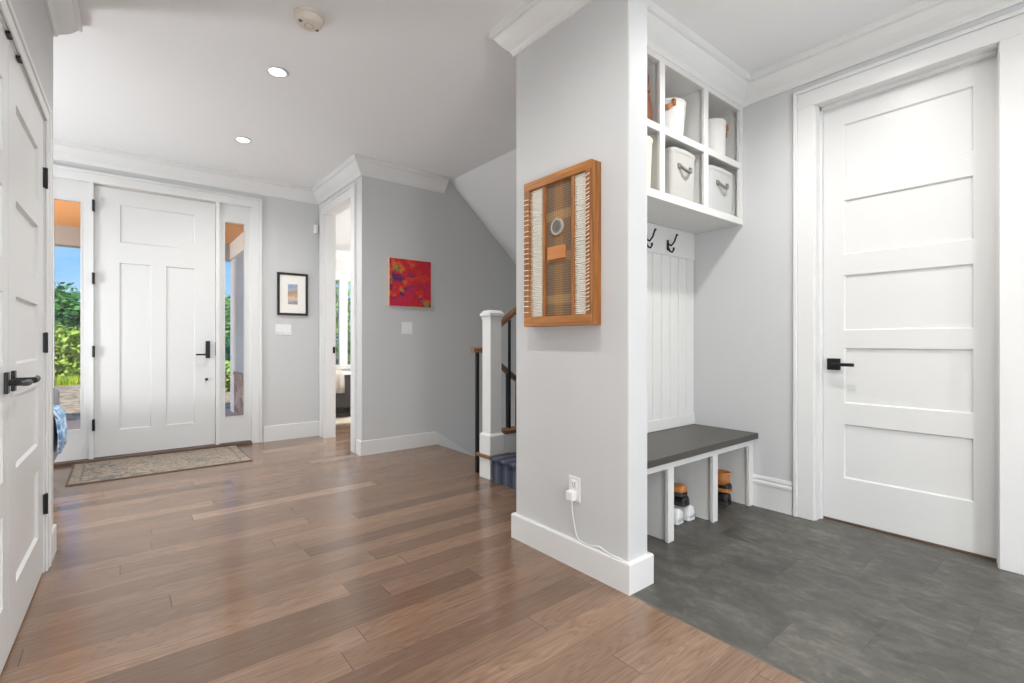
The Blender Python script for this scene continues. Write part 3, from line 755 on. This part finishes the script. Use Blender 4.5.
# ------------------------------------------------------------------ shoes
def shoe_mesh(lw=.098, ln=.27, h_heel=.085, h_toe=.055):
    """heel at y=0, toe at +y; returns upper rings"""
    rings = []
    for u, w, zt in ((0, .55, h_heel*.9), (.03, .72, h_heel), (.12, .80, h_heel*1.02), (.30, .78, h_heel*.92), (.45, .82, h_heel*.86), (.6, .95, h_toe*1.2), (.75, 1.0, h_toe), (.88, .86, h_toe*.85), (.96, .6, h_toe*.62), (1, .3, h_toe*.4)):
        y = u*ln; hw = lw/2*w; r = []
        for k in range(14):
            a = PI*k/13
            r.append((hw*math.cos(a)*(1 if 0 < k < 13 else 1), y, .016+(zt-.016)*max(0, math.sin(a))**.7))
        rings.append(r)
    return rings
def shoe(name, loc, rz, mat, sole, label, group, ln=.27, hh=.085, collar=None, hc=.0):
    t = tag(empty(name, loc, rz=rz), label, 'shoe', group)
    m = L(); m.loft(shoe_mesh(ln=ln, h_heel=hh)); m.build('upper', mat, t, True)
    m = L(); rings = []
    for z, g in ((.001, .97), (.006, 1.0), (.02, 1.02), (.024, .99)):
        pts = []
        out = [(0, .55), (.03, .74), (.12, .84), (.30, .80), (.45, .82), (.6, .97), (.75, 1.03), (.88, .9), (.96, .64), (1.0, .3)]
        for u, w in out: pts.append((.049*w*g, u*ln, z))
        for u, w in out[::-1]: pts.append((-.049*w*g, u*ln, z))
        rings.append(pts)
    m.loft(rings); m.build('sole', sole, t)
    if collar:
        m = L(); rings = []
        for z, s in ((hh*.75, .044), (hh+hc*.35, .043), (hh+hc*.75, .045), (hh+hc, .050), (hh+hc-.003, .044), (hh+hc*.6, .036)):
            rings.append([(s*.9*math.cos(2*PI*k/20), .055+s*1.15*math.sin(2*PI*k/20), z) for k in range(20)])
        m.loft(rings); m.build('collar', collar, t, True)
    m = L()
    for q in range(4):
        y = ln*(.42+.055*q); z = hh*(.93-.07*q)
        m.tube([(-.024, y, z-.006), (0, y+.002, z+.004), (.024, y, z-.006)], .003, 6)
    m.build('laces', 'shoe_sole' if mat != 'shoe_white' else 'plastic', t)
    return t
# white sneakers stand heel out in front, dark boots behind them
shoe('sneaker', (2.535, 1.575, 0), .03, 'shoe_white', 'shoe_white', 'white sneaker beside the bench divider, nearer the projecting wall', 'white sneakers under the bench', .24)
shoe('sneaker', (2.640, 1.565, 0), -.03, 'shoe_white', 'shoe_white', 'white sneaker under the bench, the one nearer the panel door', 'white sneakers under the bench', .24)
shoe('sneaker', (2.600, 1.575, .0885), .02, 'shoe_black', 'shoe_sole', 'black shoe lying across the tops of the two white sneakers', None, .25, .062)
shoe('sneaker', (2.572, 1.572, .153), .0, 'shoe_tan', 'shoe_sole', 'tan leather shoe on top of the black one in the shoe pile', None, .24, .068)
shoe('sneaker', (3.065, 1.555, 0), .06, 'shoe_black', 'shoe_sole', 'black shoe on the floor of the bench bay by the corner', None, .26, .082)
shoe('boot', (3.07, 1.552, .085), .08, 'shoe_black', 'shoe_tan', 'black ankle shoe with tan cuff on top of another black shoe', None, .25, .06, 'shoe_tan', .065)

# ------------------------------------------------------------------ woven wall art on the pillar
AX0, AX1, AY0, AY1, AZ0, AZ1 = 1.602, XP0-.001, 1.430, 1.886, 1.135, 1.86
art = tag(empty('wall_art', (AX1, (AY0+AY1)/2, AZ0)), 'honey wood frame strung with white yarn and plaid weaving on projecting wall', 'wall art')
fw = .036
m = MB(); m.box(AX0, AX1, AY0, AY0+.036, AZ0, AZ1, .002, 1); m.build('frame_stile', 'frame_wood_z', art)
m = MB(); m.box(AX0, AX1, AY1-.040, AY1, AZ0, AZ1, .002, 1); m.build('frame_stile', 'frame_wood_z', art)
m = MB(); m.box(AX0-.001, AX1, AY0+.0005, AY1-.0005, AZ0-.0005, AZ0+.046, .002, 1); m.build('frame_rail', 'frame_wood_y', art)
m = MB(); m.box(AX0-.001, AX1, AY0+.0005, AY1-.0005, AZ1-.042, AZ1+.0005, .002, 1); m.build('frame_rail', 'frame_wood_y', art)
ys1, ys2 = 1.551, 1.745   # slats between the three strips
for q in (ys1, ys2):
    m = MB(); m.box(AX0+.006, AX0+.03, q-.009, q+.009, AZ0+.045, AZ1-.041, .0015, 1); m.build('slat', 'frame_wood_z', art)
m = MB(); m.box(AX0+.018, AX0+.026, ys1+.008, ys2-.008, AZ0+.045, AZ1-.041); m.build('plaid_weaving', 'plaid', art)
rng = random.Random(4)
for (a, b) in ((AY0+.034, ys1-.008), (ys2+.008, AY1-.038)):
    m = MB(); m.box(AX0+.022, AX0+.026, a, b, AZ0+.045, AZ1-.041)
    z = AZ0+.052
    while z < AZ1-.046:
        pts = [(AX0+.016+rng.uniform(-.001, .001), a+(b-a)*k/4, z+rng.uniform(-.0012, .0012)) for k in range(5)]
        m.tube(pts, .0042, 5); z += .0092
    m.build('yarn_strip', 'yarn', art, True)
z = AZ0+.07
while z < AZ1-.06:
    # yarn lashings round the two outer stiles
    m = MB(); m.tube([(AX0+.02, AY1-.041, z), (AX0-.002, AY1-.036, z+.001), (AX0-.003, AY1-.006, z+.002), (AX0+.004, AY1+.0045, z+.002), (AX1-.02, AY1+.003, z)], .0024, 5)
    m.build('yarn_loop', 'yarn', art, True); z += rng.uniform(.022, .036)
z = AZ0+.06
while z < AZ1-.05:
    m = MB(); m.tube([(AX0+.018, AY0+.04, z), (AX0-.0015, AY0+.034, z+.002), (AX0-.0025, AY0+.018+rng.uniform(-.006, .006), z+.006), (AX0+.0005, AY0+.012, z+.010)], .0022, 5)
    m.build('yarn_loop', 'yarn', art, True); z += rng.uniform(.012, .022)
RX = Matrix.Rotation(-PI/2, 4, 'Y')
cy, cz = 1.658, 1.605
m = MB(); m.lathe([(.041, 0), (.041, .008), (.038, .011), (.032, .011), (.029, .008), (.002, .008)], (AX0+.018, cy, cz), 40, RX); md = m.build('medallion', 'stone_grey', art)
m = MB(); m.lathe([(.0285, .0075), (.0285, .0095), (.024, .0095), (.022, .0085), (.012, .0085), (.010, .011), (.002, .011)], (AX0+.018, cy, cz), 32, RX); m.build('medallion_centre', 'stone_dark', md)
m = MB(); m.box(AX0+.002, AX0+.018, 1.600, 1.715, 1.450, 1.512, .002, 1); m.build('plaque', 'plaque', art)

# ------------------------------------------------------------------ red canvas and framed print
pt = empty('abstract_picture', (2.245, YH, 1.405), 'square abstract canvas of reds, purples and lime on grey hall wall', 'painting')
pt['label'] = 'square abstract canvas of reds, purples and lime on grey hall wall'; pt['category'] = 'painting'
m = MB(); m.box(2.006, 2.458, YH-.034, YH-.001, 1.405, 1.866, .003, 2); m.build('stretcher', 'edge_wood', pt)
m = MB(); m.box(2.0065, 2.4575, YH-.0355, YH-.033, 1.4055, 1.8655, .001, 1); m.build('canvas', 'painting', pt)

pc = tag(empty('framed_print', (1.465, YF, 1.345)), 'small print in a black frame with white mat beside the doorway', 'picture')
x0, x1, z0, z1 = 1.308, 1.622, 1.345, 1.805; b = .024
m = MB()
for q in ((x0, x0+b, z0, z1), (x1-b, x1, z0, z1), (x0+b, x1-b, z0, z0+b), (x0+b, x1-b, z1-b, z1)): m.box(q[0], q[1], YF-.026, YF-.001, q[2], q[3], .002, 1)
m.build('frame', 'black_frame', pc)
m = MB(); m.box(x0+b-.002, x1-b+.002, YF-.014, YF-.004, z0+b-.002, z1-b+.002); m.build('mat', 'mat_board', pc)
m = MB(); m.box(1.415, 1.515, YF-.0155, YF-.0135, 1.465, 1.685); m.build('print', 'print', pc)

# ------------------------------------------------------------------ switches, outlet, charger, sensors
def switch(x0, x1, z0, z1, y, n, label):
    t = tag(empty('light_switch', ((x0+x1)/2, y, z0)), label, 'light switch')
    m = MB(); m.box(x0, x1, y-.007, y-.0005, z0, z1, .003, 2); m.build('plate', 'plastic', t)
    w = (x1-x0)/n
    for i in range(n):
        c = x0+w*(i+.5); zc = (z0+z1)/2
        m = MB(); m.box(c-.017, c+.017, y-.0085, y-.006, zc-.034, zc+.034, .001, 1)
        m.prism([(y-.0085, zc-.031), (y-.013, zc-.028), (y-.0085, zc+.031)], 'x', c-.0145, c+.0145); m.build('rocker', 'plastic', t)
switch(1.292, 1.458, 1.131, 1.247, YF, 3, 'white triple rocker switch under the black framed print')
switch(2.147, 2.263, 1.135, 1.252, YH, 2, 'white double rocker switch under the red canvas')

ot = tag(empty('wall_outlet', (XP0, 1.591, .31)), 'white double outlet low on the projecting wall', 'outlet')
m = MB(); m.box(XP0-.006, XP0-.0005, 1.554, 1.628, .308, .424, .0025, 2); m.build('plate', 'plastic', ot)
for z in (.342, .390):
    m = MB(); m.box(XP0-.009, XP0-.005, 1.573, 1.609, z-.018, z+.018, .002, 1); so = m.build('socket', 'plastic', ot)
    m = MB(); m.box(XP0-.0096, XP0-.0085, 1.583, 1.5855, z-.004, z+.008); m.box(XP0-.0096, XP0-.0085, 1.5965, 1.599, z-.004, z+.006); m.box(XP0-.0096, XP0-.0085, 1.588, 1.594, z-.013, z-.008); m.build('slots', 'slot', so)
ch = tag(empty('charger', (XP0-.02, 1.592, .318)), 'white plug-in charger with cord in the lower outlet socket', 'charger')
m = MB(); m.box(XP0-.042, XP0-.0099, 1.570, 1.613, .318, .362, .005, 3); m.build('plug_body', 'plastic', ch, False)
m = MB()
m.tube([(XP0-.024, 1.590, .32), (XP0-.022, 1.588, .27), (XP0-.016, 1.584, .22), (XP0-.010, 1.578, .17), (XP0-.010, 1.566, .145), (XP0-.010, 1.545, .136), (XP0-.010, 1.51, .1345), (XP0-.010, 1.48, .1345), (XP0-.006, 1.455, .142), (XP0-.006, 1.435, .146), (XP0-.008, 1.41, .140), (XP0-.010, 1.37, .1345), (XP0-.010, 1.31, .1345)], .0028, 7)
m.build('cord', 'plastic', ch, True)

ms = tag(empty('motion_detector', (1.70, YF, 2.27)), 'small white motion sensor in the corner above the doorway casing', 'sensor')
m = MB(); m.prism([(1.690, YF-.001), (1.728, YF-.001), (1.728, YF-.02), (1.722, YF-.05), (1.696, YF-.05), (1.690, YF-.02)], 'z', 2.27, 2.365); m.build('body', 'plastic', ms)
m = MB(); m.prism([(1.694, YF-.03), (1.724, YF-.03), (1.720, YF-.053), (1.698, YF-.053)], 'z', 2.287, 2.325); m.build('lens', 'mat_board', ms)

sd = tag(empty('smoke_detector', (.765, 2.625, CEIL)), 'round aged white smoke detector on the hall ceiling', 'smoke detector')
FL = Matrix.Scale(-1, 4, (0, 0, 1))
m = MB(); m.lathe([(.062, 0), (.068, .004), (.068, .022), (.064, .034), (.054, .044), (.03, .048), (.001, .049)], (.765, 2.625, CEIL-.001), 40, FL); m.build('housing', 'cream_plastic', sd, False)
m = MB(); m.lathe([(.076, 0), (.076, .008), (.071, .011), (.001, .011)], (.765, 2.625, CEIL-.0005), 40, FL); m.build('mounting_plate', 'cream_plastic', sd)
for a in (.35, 3.4):
    m = MB(); q = Matrix.Rotation(a, 4, 'Z')
    m.lathe([(.011, 0), (.011, .003), (.001, .004)], (.765+.046*math.cos(a), 2.625+.046*math.sin(a), CEIL-.044), 14, FL); m.build('button', 'stone_dark', sd)
m = MB()
for k in range(10):
    a = 2*PI*k/10; m.lathe([(.004, 0), (.004, .002), (.001, .002)], (.765+.022*math.cos(a), 2.625+.022*math.sin(a), CEIL-.0485), 8, FL)
m.build('grille', 'stone_grey', sd)

def downlight(x, y, label, first=[]):
    if first: return dup(first[0], (x, y, CEIL), label)
    t = tag(empty('ceiling_light', (x, y, CEIL)), label, 'recessed light', 'recessed ceiling lights')
    m = L(); m.lathe([(.045, -.0005), (.062, -.0005), (.065, -.004), (.062, -.007), (.047, -.006), (.045, -.0005)], (0, 0, 0), 40, None, False); m.build('trim_ring', 'trim', t, True)
    m = L(); m.lathe([(.001, -.002), (.046, -.002), (.046, -.005), (.001, -.005)], (0, 0, 0), 32); m.build('lens', 'lamp', t)
    first.append(t); return t
downlight(.766, 3.285, 'lit recessed ceiling light nearer the smoke detector')
downlight(.800, 4.57, 'lit recessed ceiling light nearer the front door')

# ------------------------------------------------------------------ door mat rug
rg = L(); rg.box(-.615, .615, -.392, .392, 0, .008, .003, 1)
rug = rg.build('door_rug', 'rug'); rug.location = (.304, 5.195, .0005)
tag(rug, 'faded beige and grey patterned rug in front of the front door', 'rug')

# ------------------------------------------------------------------ armchair glimpsed past the closet wall
ac = tag(empty('armchair', (-.735, 4.85, 0)), 'grey armchair half hidden behind the closet wall', 'armchair')
m = MB(); m.box(-1.075, -.395, 4.52, 5.14, .16, .33, .02, 2); m.build('base', 'grey_uph', ac)
m = MB(); m.box(-.975, -.515, 4.50, 4.995, .33, .45, .035, 3); m.build('seat_cushion', 'grey_uph', ac)
m = MB(); m.box(-1.055, -.365, 5.0, 5.17, .20, .70, .03, 3); m.build('backrest', 'grey_uph', ac)
for a, b in ((-1.105, -.985), (-.475, -.355)):
    m = MB(); m.box(a, b, 4.5, 5.08, .2, .56, .03, 3); m.build('arm', 'grey_uph', ac)
for x in (-1.035, -.435):
    for y in (4.57, 5.1):
        m = MB(); m.tube([(x, y, .17), (x, y, 0.0)], [.024, .016], 10); m.build('leg', 'wood_leg', ac)
m = MB()
sec = [(-.566, .40), (-.566, .52), (-.553, .59), (-.48, .60), (-.42, .585), (-.385, .53), (-.375, .42), (-.38, .30), (-.395, .30), (-.392, .42), (-.402, .52), (-.412, .574), (-.48, .588), (-.546, .574), (-.554, .515), (-.554, .40)]
rings = []
for k in range(9):
    y = 4.48+.44*k/8; w = .006*math.sin(k*1.9)
    rings.append([(x+w+.065, y, z+w*.7) for x, z in sec])
m.loft(rings); th = m.build('throw_blanket', 'throw', None, True)
tag(th, 'blue and white throw draped over the grey armchair arm', 'blanket')

# ------------------------------------------------------------------ stairs
SX, SY1, SY0 = 2.197, 3.125, YP1+.001
RISE, RUN = .187, .262
st = struct(empty('staircase', (SX, (SY0+SY1)/2, 0)), 'staircase climbing behind the projecting wall with navy striped carpet', 'stairs')
for i in range(7):
    x = SX+RUN*i
    m = MB(); m.box(x, 4.1 if i == 6 else x+RUN+.02, SY0, 2.96, 0.001 if i == 0 else RISE*i-.02, RISE*(i+1)-.02); m.box(x-.028, x+RUN, SY0, 2.962, RISE*(i+1)-.022, RISE*(i+1), .008, 2)
    sp = m.build('carpeted_step', 'carpet', st)
    if i == 0:
        m = MB(); m.box(x-.02, x+.20, 2.966, SY1+.03, RISE-.026, RISE-.0, .008, 2); m.build('tread_end', 'rail_wood', sp)
m = MB(); m.box(SX+.14, 4.3, 2.985, SY1-.03, .001, .335); m.build('skirt', 'trim', st)
m = MB(); m.box(SX+.14, 4.3, 2.975, SY1-.02, .335, .362, .004); m.build('shoe_rail', 'rail_wood', st)
m = MB()
for i in range(8):
    m.box(2.545+RUN*i, 2.545+RUN*(i+1)+.02, SY1+.03, YH-.017, -RISE*(i+2), -RISE*(i+1))
m.build('lower_step', 'carpet', st)
m = MB(); m.box(2.50, 2.546, SY1+.03, YH-.017, -.03, .0005, .004); m.build('landing_nosing', 'floor', st)

nw = tag(empty('newel_post', (SX+.07, 3.055, 0)), 'white square newel post with capped top at the foot of stairs', 'newel post')
cx, cy = SX+.07, 3.055
def sq(m, h, z0, z1, bev=.002): m.box(cx-h, cx+h, cy-h, cy+h, z0, z1, bev, 1)
m = MB(); sq(m, .070, .0005, .335, .003); m.build('base', 'trim', nw)
m = MB(); m.loft([[(cx+sx*h, cy+sy*h, z) for sx, sy in ((-1, -1), (1, -1), (1, 1), (-1, 1))] for h, z in ((.068, .335), (.056, .350))]); sq(m, .054, .345, 1.255); m.build('shaft', 'trim', nw)
m = MB(); sq(m, .060, 1.235, 1.255); sq(m, .070, 1.255, 1.283, .004); m.loft([[(cx+sx*h, cy+sy*h, z) for sx, sy in ((-1, -1), (1, -1), (1, 1), (-1, 1))] for h, z in ((.062, 1.282), (.050, 1.302))]); m.build('cap', 'trim', nw)

def rail_along_x(pts, y, w=.030, h=.05):
    m = MB()
    prof = [(-w, -h/2), (w, -h/2), (w, h*.2), (w*.55, h/2), (-w*.55, h/2), (-w, h*.2)]
    m.loft([[(x, y+a, z+b) for a, b in prof] for x, z in pts]); return m
ur = tag(empty('stair_railing', (SX+.4, cy, .36)), 'oak handrail with black balusters rising from the newel post', 'railing')
sl = RISE/RUN
hz = lambda x: 1.19+sl*(x-(cx+.054))
m = rail_along_x([(cx+.0545, 1.185), (3.6, hz(3.6))], cy); m.build('handrail', 'rail_wood', ur)
for k in range(10):
    x = cx+.075+.10*k
    m = MB(); m.box(x-.0085, x+.0085, cy-.0085, cy+.0085, .3625, hz(x)-.02); m.build('baluster', 'black', ur)
lr = tag(empty('stair_railing', (2.2, 3.215, 0)), 'oak handrail with black balusters going down behind the newel post', 'railing')
yl = 3.235
m = rail_along_x([(2.205, .995), (2.30, .995), (4.2, .995-sl*1.9)], yl, .028, .045); m.build('handrail', 'rail_wood', lr)
for k in range(11):
    x = 2.252+.105*k
    z1 = .995-max(0, x-2.30)*sl
    z0 = .0005 if x < 2.54 else -RISE*(math.floor((x-2.545)/RUN)+1)
    m = MB(); m.box(x-.012, x+.012, yl-.012, yl+.012, z0+.0005, z1-.02); m.build('baluster', 'black', lr)

# ------------------------------------------------------------------ bedroom glimpse
bd = tag(empty('bed', (3.2, 7.3, 0)), 'dark upholstered bed seen through the bedroom doorway', 'bed')
BX0, BX1, BY0, BY1 = 2.20, 4.3, 6.62, 8.1
m = MB(); m.box(BX0, BX1, BY0, BY0+.07, .15, .60, .015, 2); m.build('side_rail', 'bed_frame', bd)
m = MB(); m.box(BX0, BX0+.07, BY0+.07, BY1, .15, .60, .015, 2); m.build('side_rail', 'bed_frame', bd)
m = MB(); m.box(BX0+.07, BX1, BY0+.07, BY1, .2, .56, .05, 3); m.build('mattress', 'mat_board', bd)
m = MB(); m.box(BX0+.02, BX1, BY0+.02, BY0+.06, .03, .07); m.build('base_bar', 'bed_frame', bd)
for x in (BX0+.05, 2.52, BX1-.05):
    for y in (BY0+.04, BY1-.05):
        m = MB(); m.box(x-.03, x+.03, y-.03, y+.03, .013, .16, .004); m.build('leg', 'bed_frame', bd)
m = MB(); rings = []
for k in range(13):
    x = 2.18+.20*k/12; w = .012*math.sin(k*1.3)
    sec = [(6.585-.012+w, .36), (6.57+w, .5), (6.585, .60), (6.66, .655), (6.8, .67+w), (7.1, .65), (7.1, .62), (6.8, .635), (6.67, .63), (6.602, .612), (6.595+w, .5), (6.595+w, .36)]
    rings.append([(x, y, z) for y, z in sec])
m.loft(rings); bl = m.build('bed_blanket', 'blanket', None, True); tag(bl, 'oatmeal blanket draped over the edge of the dark bed', 'blanket')
m = MB(); m.box(1.95, 5.2, 6.2, 8.9, .0005, .012); tag(m.build('bedroom_rug', 'bed_rug'), 'pale rug under the dark bed through the doorway', 'rug')

# ------------------------------------------------------------------ outside
m = MB(); m.box(-6, 1.5, 5.80, 9.6, -.22, -.1); struct(m.build('floor_porch', 'deck'), 'grey porch boards outside the sidelights', 'porch floor')
m = MB(); m.box(-6, 1.5, 5.78, 9.35, 2.66, 2.74); struct(m.build('ceiling_porch', 'soffit_wood'), 'orange cedar porch ceiling outside the sidelights', 'porch ceiling')
m = MB(); m.box(-6, 1.6, 9.1, 9.35, 2.40, 2.66); struct(m.build('trim_8', 'beam'), 'taupe porch beam under the cedar ceiling', 'beam')
m = MB(); m.box(1.47, 1.73, 5.78, 9.27, -.3, 4.0); struct(m.build('wall_porch', 'siding'), 'grey sided outer wall beside the porch', 'wall')
m = MB(); m.box(1.445, 1.475, 5.78, 9.0, -.3, .52); m.box(1.43, 1.475, 5.78, 9.0, .52, .57, .008, 1); struct(m.build('trim_9', 'stone'), 'stone skirting along the porch wall', 'stone facing')
m = MB(); m.box(1.44, 1.475, 9.0, 9.30, -.1, 2.40); struct(m.build('trim_10', 'ext_trim'), 'white corner board of the porch wall', 'trim')
m = MB(); m.box(1.40, 1.475, 5.78, 9.1, 2.40, 2.66); struct(m.build('trim_11', 'ext_trim'), 'white frieze board along the porch wall', 'trim')
m = MB(); m.box(-120, 120, 9.6, 220, -.5, -.2); struct(m.build('ground', 'gravel'), 'gravelly garden bed beyond the porch', 'ground')

def leaves(center, rad, n, size, mat, name, parent, seed):
    r = random.Random(seed); m = MB(); cx, cy, cz = center
    lobes = [(Vector((r.uniform(-.55, .55)*rad[0], r.uniform(-.55, .55)*rad[1], r.uniform(-.5, .6)*rad[2])), r.uniform(.4, .62)) for _ in range(9)]
    for i in range(n):
        lc, ls = lobes[i % 9]
        d = Vector((r.gauss(0, 1), r.gauss(0, 1), r.gauss(0, 1))).normalized()*(r.random()**.4)
        p = Vector((cx+lc.x+d.x*rad[0]*ls, cy+lc.y+d.y*rad[1]*ls, cz+lc.z+d.z*rad[2]*ls))
        if p.z < -.18: p.z = -.18+r.random()*.1
        a = Vector((r.gauss(0, 1), r.gauss(0, 1), r.gauss(0, .6))).normalized(); b = a.cross(Vector((r.gauss(0, 1), r.gauss(0, 1), r.gauss(0, 1)))).normalized()
        s = size*r.uniform(.6, 1.3); b = b*s*.45; a = a*s
        v = [m.bm.verts.new(q) for q in (p-a, p-a*.1+b, p+a, p-a*.1-b)]; m.bm.faces.new(v)
    return m.build(name, mat, parent)
def plant(name, x, y, z, rad, n, size, mat, label, cat, seed, trunk, group=None):
    t = tag(empty(name, (x, y, -.2)), label, cat, group)
    leaves((x, y, z), rad, n, size, mat, 'foliage', t, seed)
    m = MB(); rr = random.Random(seed)
    m.tube([(x, y, -.22), (x+.05, y, z*.4), (x-.04, y+.03, z)], [trunk, trunk*.8, trunk*.4], 8)
    for k in range(6):
        a = rr.uniform(0, 2*PI); m.tube([(x, y, z*.5), (x+math.cos(a)*rad[0]*.4, y+math.sin(a)*rad[1]*.4, z+rad[2]*.2), (x+math.cos(a)*rad[0]*.65, y+math.sin(a)*rad[1]*.65, z+rad[2]*.45)], [trunk*.5, trunk*.3, trunk*.12], 6)
    m.build('trunk', 'bark', t, True)
plant('tree', -2.5, 27.0, 1.5, (2.7, 2.0, 2.3), 5200, .17, 'leaf_dark', 'dark green tree rising behind the shrubs outside the sidelight by the closet', 'tree', 3, .12)
plant('shrub', -1.5, 21.3, .62, (1.15, .9, .95), 4200, .11, 'leaf_lime', 'lime green shrub in front of the dark tree outside the sidelight', 'shrub', 5, .04)
plant('tree', 5.6, 31.0, 2.0, (2.2, 2.0, 2.6), 3200, .2, 'leaf_mid', 'distant mid green tree outside the sidelight by the framed print', 'tree', 7, .12)
plant('shrub', 3.3, 21.0, .5, (.8, .8, .8), 2200, .10, 'leaf_dark', 'dark green shrub outside the sidelight by the framed print', 'shrub', 8, .04)
plant('shrub', 2.15, 14.2, .22, (.55, .55, .5), 1600, .07, 'leaf_lime', 'low lime green shrub beyond the porch corner', 'shrub', 9, .03)
plant('tree', 4.6, 15.0, 1.9, (1.9, 1.5, 2.3), 4200, .15, 'leaf_mid', 'leafy green tree outside the bedroom window', 'tree', 12, .1)
r = random.Random(21); m = MB()
for i in range(5200):
    x = r.uniform(-5.5, 7); y = r.uniform(18.9, 19.5); h = r.uniform(.14, .34); a = r.uniform(0, PI); dx, dy = math.cos(a)*.014, math.sin(a)*.014; lx, ly = r.uniform(-.06, .06), r.uniform(-.06, .06)
    v = [m.bm.verts.new(q) for q in ((x-dx, y-dy, -.2), (x+dx, y+dy, -.2), (x+lx, y+ly, -.2+h))]; m.bm.faces.new(v)
tag(m.build('grass', 'grass'), 'bright strip of grass between gravel and shrubs outside', 'grass', kind='stuff')

# ------------------------------------------------------------------ lights
def spot(name, x, y, z, e, size=150, r=.05, col=(1, .95, .88)):
    d = bpy.data.lights.new(name, 'SPOT'); d.energy = e; d.spot_size = math.radians(size); d.spot_blend = .9; d.shadow_soft_size = r; d.color = col
    o = bpy.data.objects.new(name, d); COL.objects.link(o); o.location = (x, y, z); return o
def point(name, x, y, z, e, r=.15, col=(1, .95, .88)):
    d = bpy.data.lights.new(name, 'POINT'); d.energy = e; d.shadow_soft_size = r; d.color = col
    o = bpy.data.objects.new(name, d); COL.objects.link(o); o.location = (x, y, z); return o
W = (1, .99, .98)
for i, (x, y) in enumerate(((.766, 3.285), (.80, 4.57), (.75, 1.3), (.75, -.4), (.75, -2.2))):
    spot('downlight_lamp', x, y, CEIL-.02, 62 if y > 3 else 44, 160, .05, W)
for (x, y) in ((2.40, .84), (2.40, -1.0)):
    spot('downlight_lamp', x, y, CEIL-.02, 62, 165, .05, W)
point('living_fill', .4, -2.4, .9, 150, .3, (.95, .98, 1))  # added fill light behind the viewer, no fixture there
point('living_fill', .2, -.5, .7, 16, .3, (.95, .98, 1))  # weaker added fill close behind the camera, also without a fixture
point('entry_fill', -1.9, 4.5, 1.0, 105, .2, (.95, .98, 1))  # unseen fill added in the nook, stands in for window light
point('bedroom_fill', 5.4, 6.0, 2.1, 280, .2, W)  # fill light added out of view to brighten the bedroom
point('stairwell_fill', 4.5, 2.6, 3.4, 55, .2, W)  # added unseen fill that lifts the stairwell and its soffit
point('lower_stair_lamp', 4.6, 3.8, -.6, 14, .15, (1, .86, .68))
point('porch_fill', -2.2, 7.4, 1.5, 230, .2, (1, .97, .92))  # invented fill under the porch roof to brighten soffit and siding
sun = bpy.data.lights.new('sun', 'SUN'); sun.energy = 5.0; sun.angle = .02; sun.color = (1, .96, .88)
so = bpy.data.objects.new('sun', sun); COL.objects.link(so); so.rotation_euler = (math.radians(40), 0, math.radians(-30))

w = bpy.data.worlds.new('sky'); SC.world = w; w.use_nodes = True
nt = w.node_tree; nt.nodes.clear()
out = nt.nodes.new('ShaderNodeOutputWorld'); bg = nt.nodes.new('ShaderNodeBackground')
tc = nt.nodes.new('ShaderNodeTexCoord'); sp = nt.nodes.new('ShaderNodeSeparateXYZ'); nt.links.new(tc.outputs['Generated'], sp.inputs[0])
rp = nt.nodes.new('ShaderNodeValToRGB'); nt.links.new(sp.outputs[2], rp.inputs[0])
e = rp.color_ramp.elements; e[0].position = 0; e[0].color = srgb(150, 202, 238); e[1].position = .35; e[1].color = srgb(70, 146, 216)
ns = nt.nodes.new('ShaderNodeTexNoise'); ns.inputs['Scale'].default_value = 3.5; ns.inputs['Detail'].default_value = 5
mp = nt.nodes.new('ShaderNodeMapping'); mp.inputs['Scale'].default_value = (1, 1, 5); nt.links.new(tc.outputs['Generated'], mp.inputs[0]); nt.links.new(mp.outputs[0], ns.inputs['Vector'])
cr = nt.nodes.new('ShaderNodeValToRGB'); nt.links.new(ns.outputs['Fac'], cr.inputs[0]); cr.color_ramp.elements[0].position = .45; cr.color_ramp.elements[1].position = .75
cr.color_ramp.elements[1].color = (.32, .32, .32, 1)
mx = nt.nodes.new('ShaderNodeMix'); mx.data_type = 'RGBA'; nt.links.new(cr.outputs[0], mx.inputs[0]); nt.links.new(rp.outputs[0], mx.inputs[6]); mx.inputs[7].default_value = (.9, .94, .97, 1)
nt.links.new(mx.outputs[2], bg.inputs[0]); bg.inputs[1].default_value = 1.0; nt.links.new(bg.outputs[0], out.inputs[0])

# ------------------------------------------------------------------ camera
cam = bpy.data.cameras.new('camera'); cam.sensor_width = 36; cam.lens = 485/1024*36; cam.clip_start = .02
co = bpy.data.objects.new('camera', cam); COL.objects.link(co); co.location = (0, 0, 1.06)
co.rotation_euler = (PI/2, 0, -math.atan(392/485))
SC.camera = co
SC.view_settings.view_transform = 'Standard'; SC.view_settings.look = 'None'; SC.view_settings.exposure = 0.34; SC.view_settings.gamma = 1.0; SC.view_settings.use_curve_mapping = False
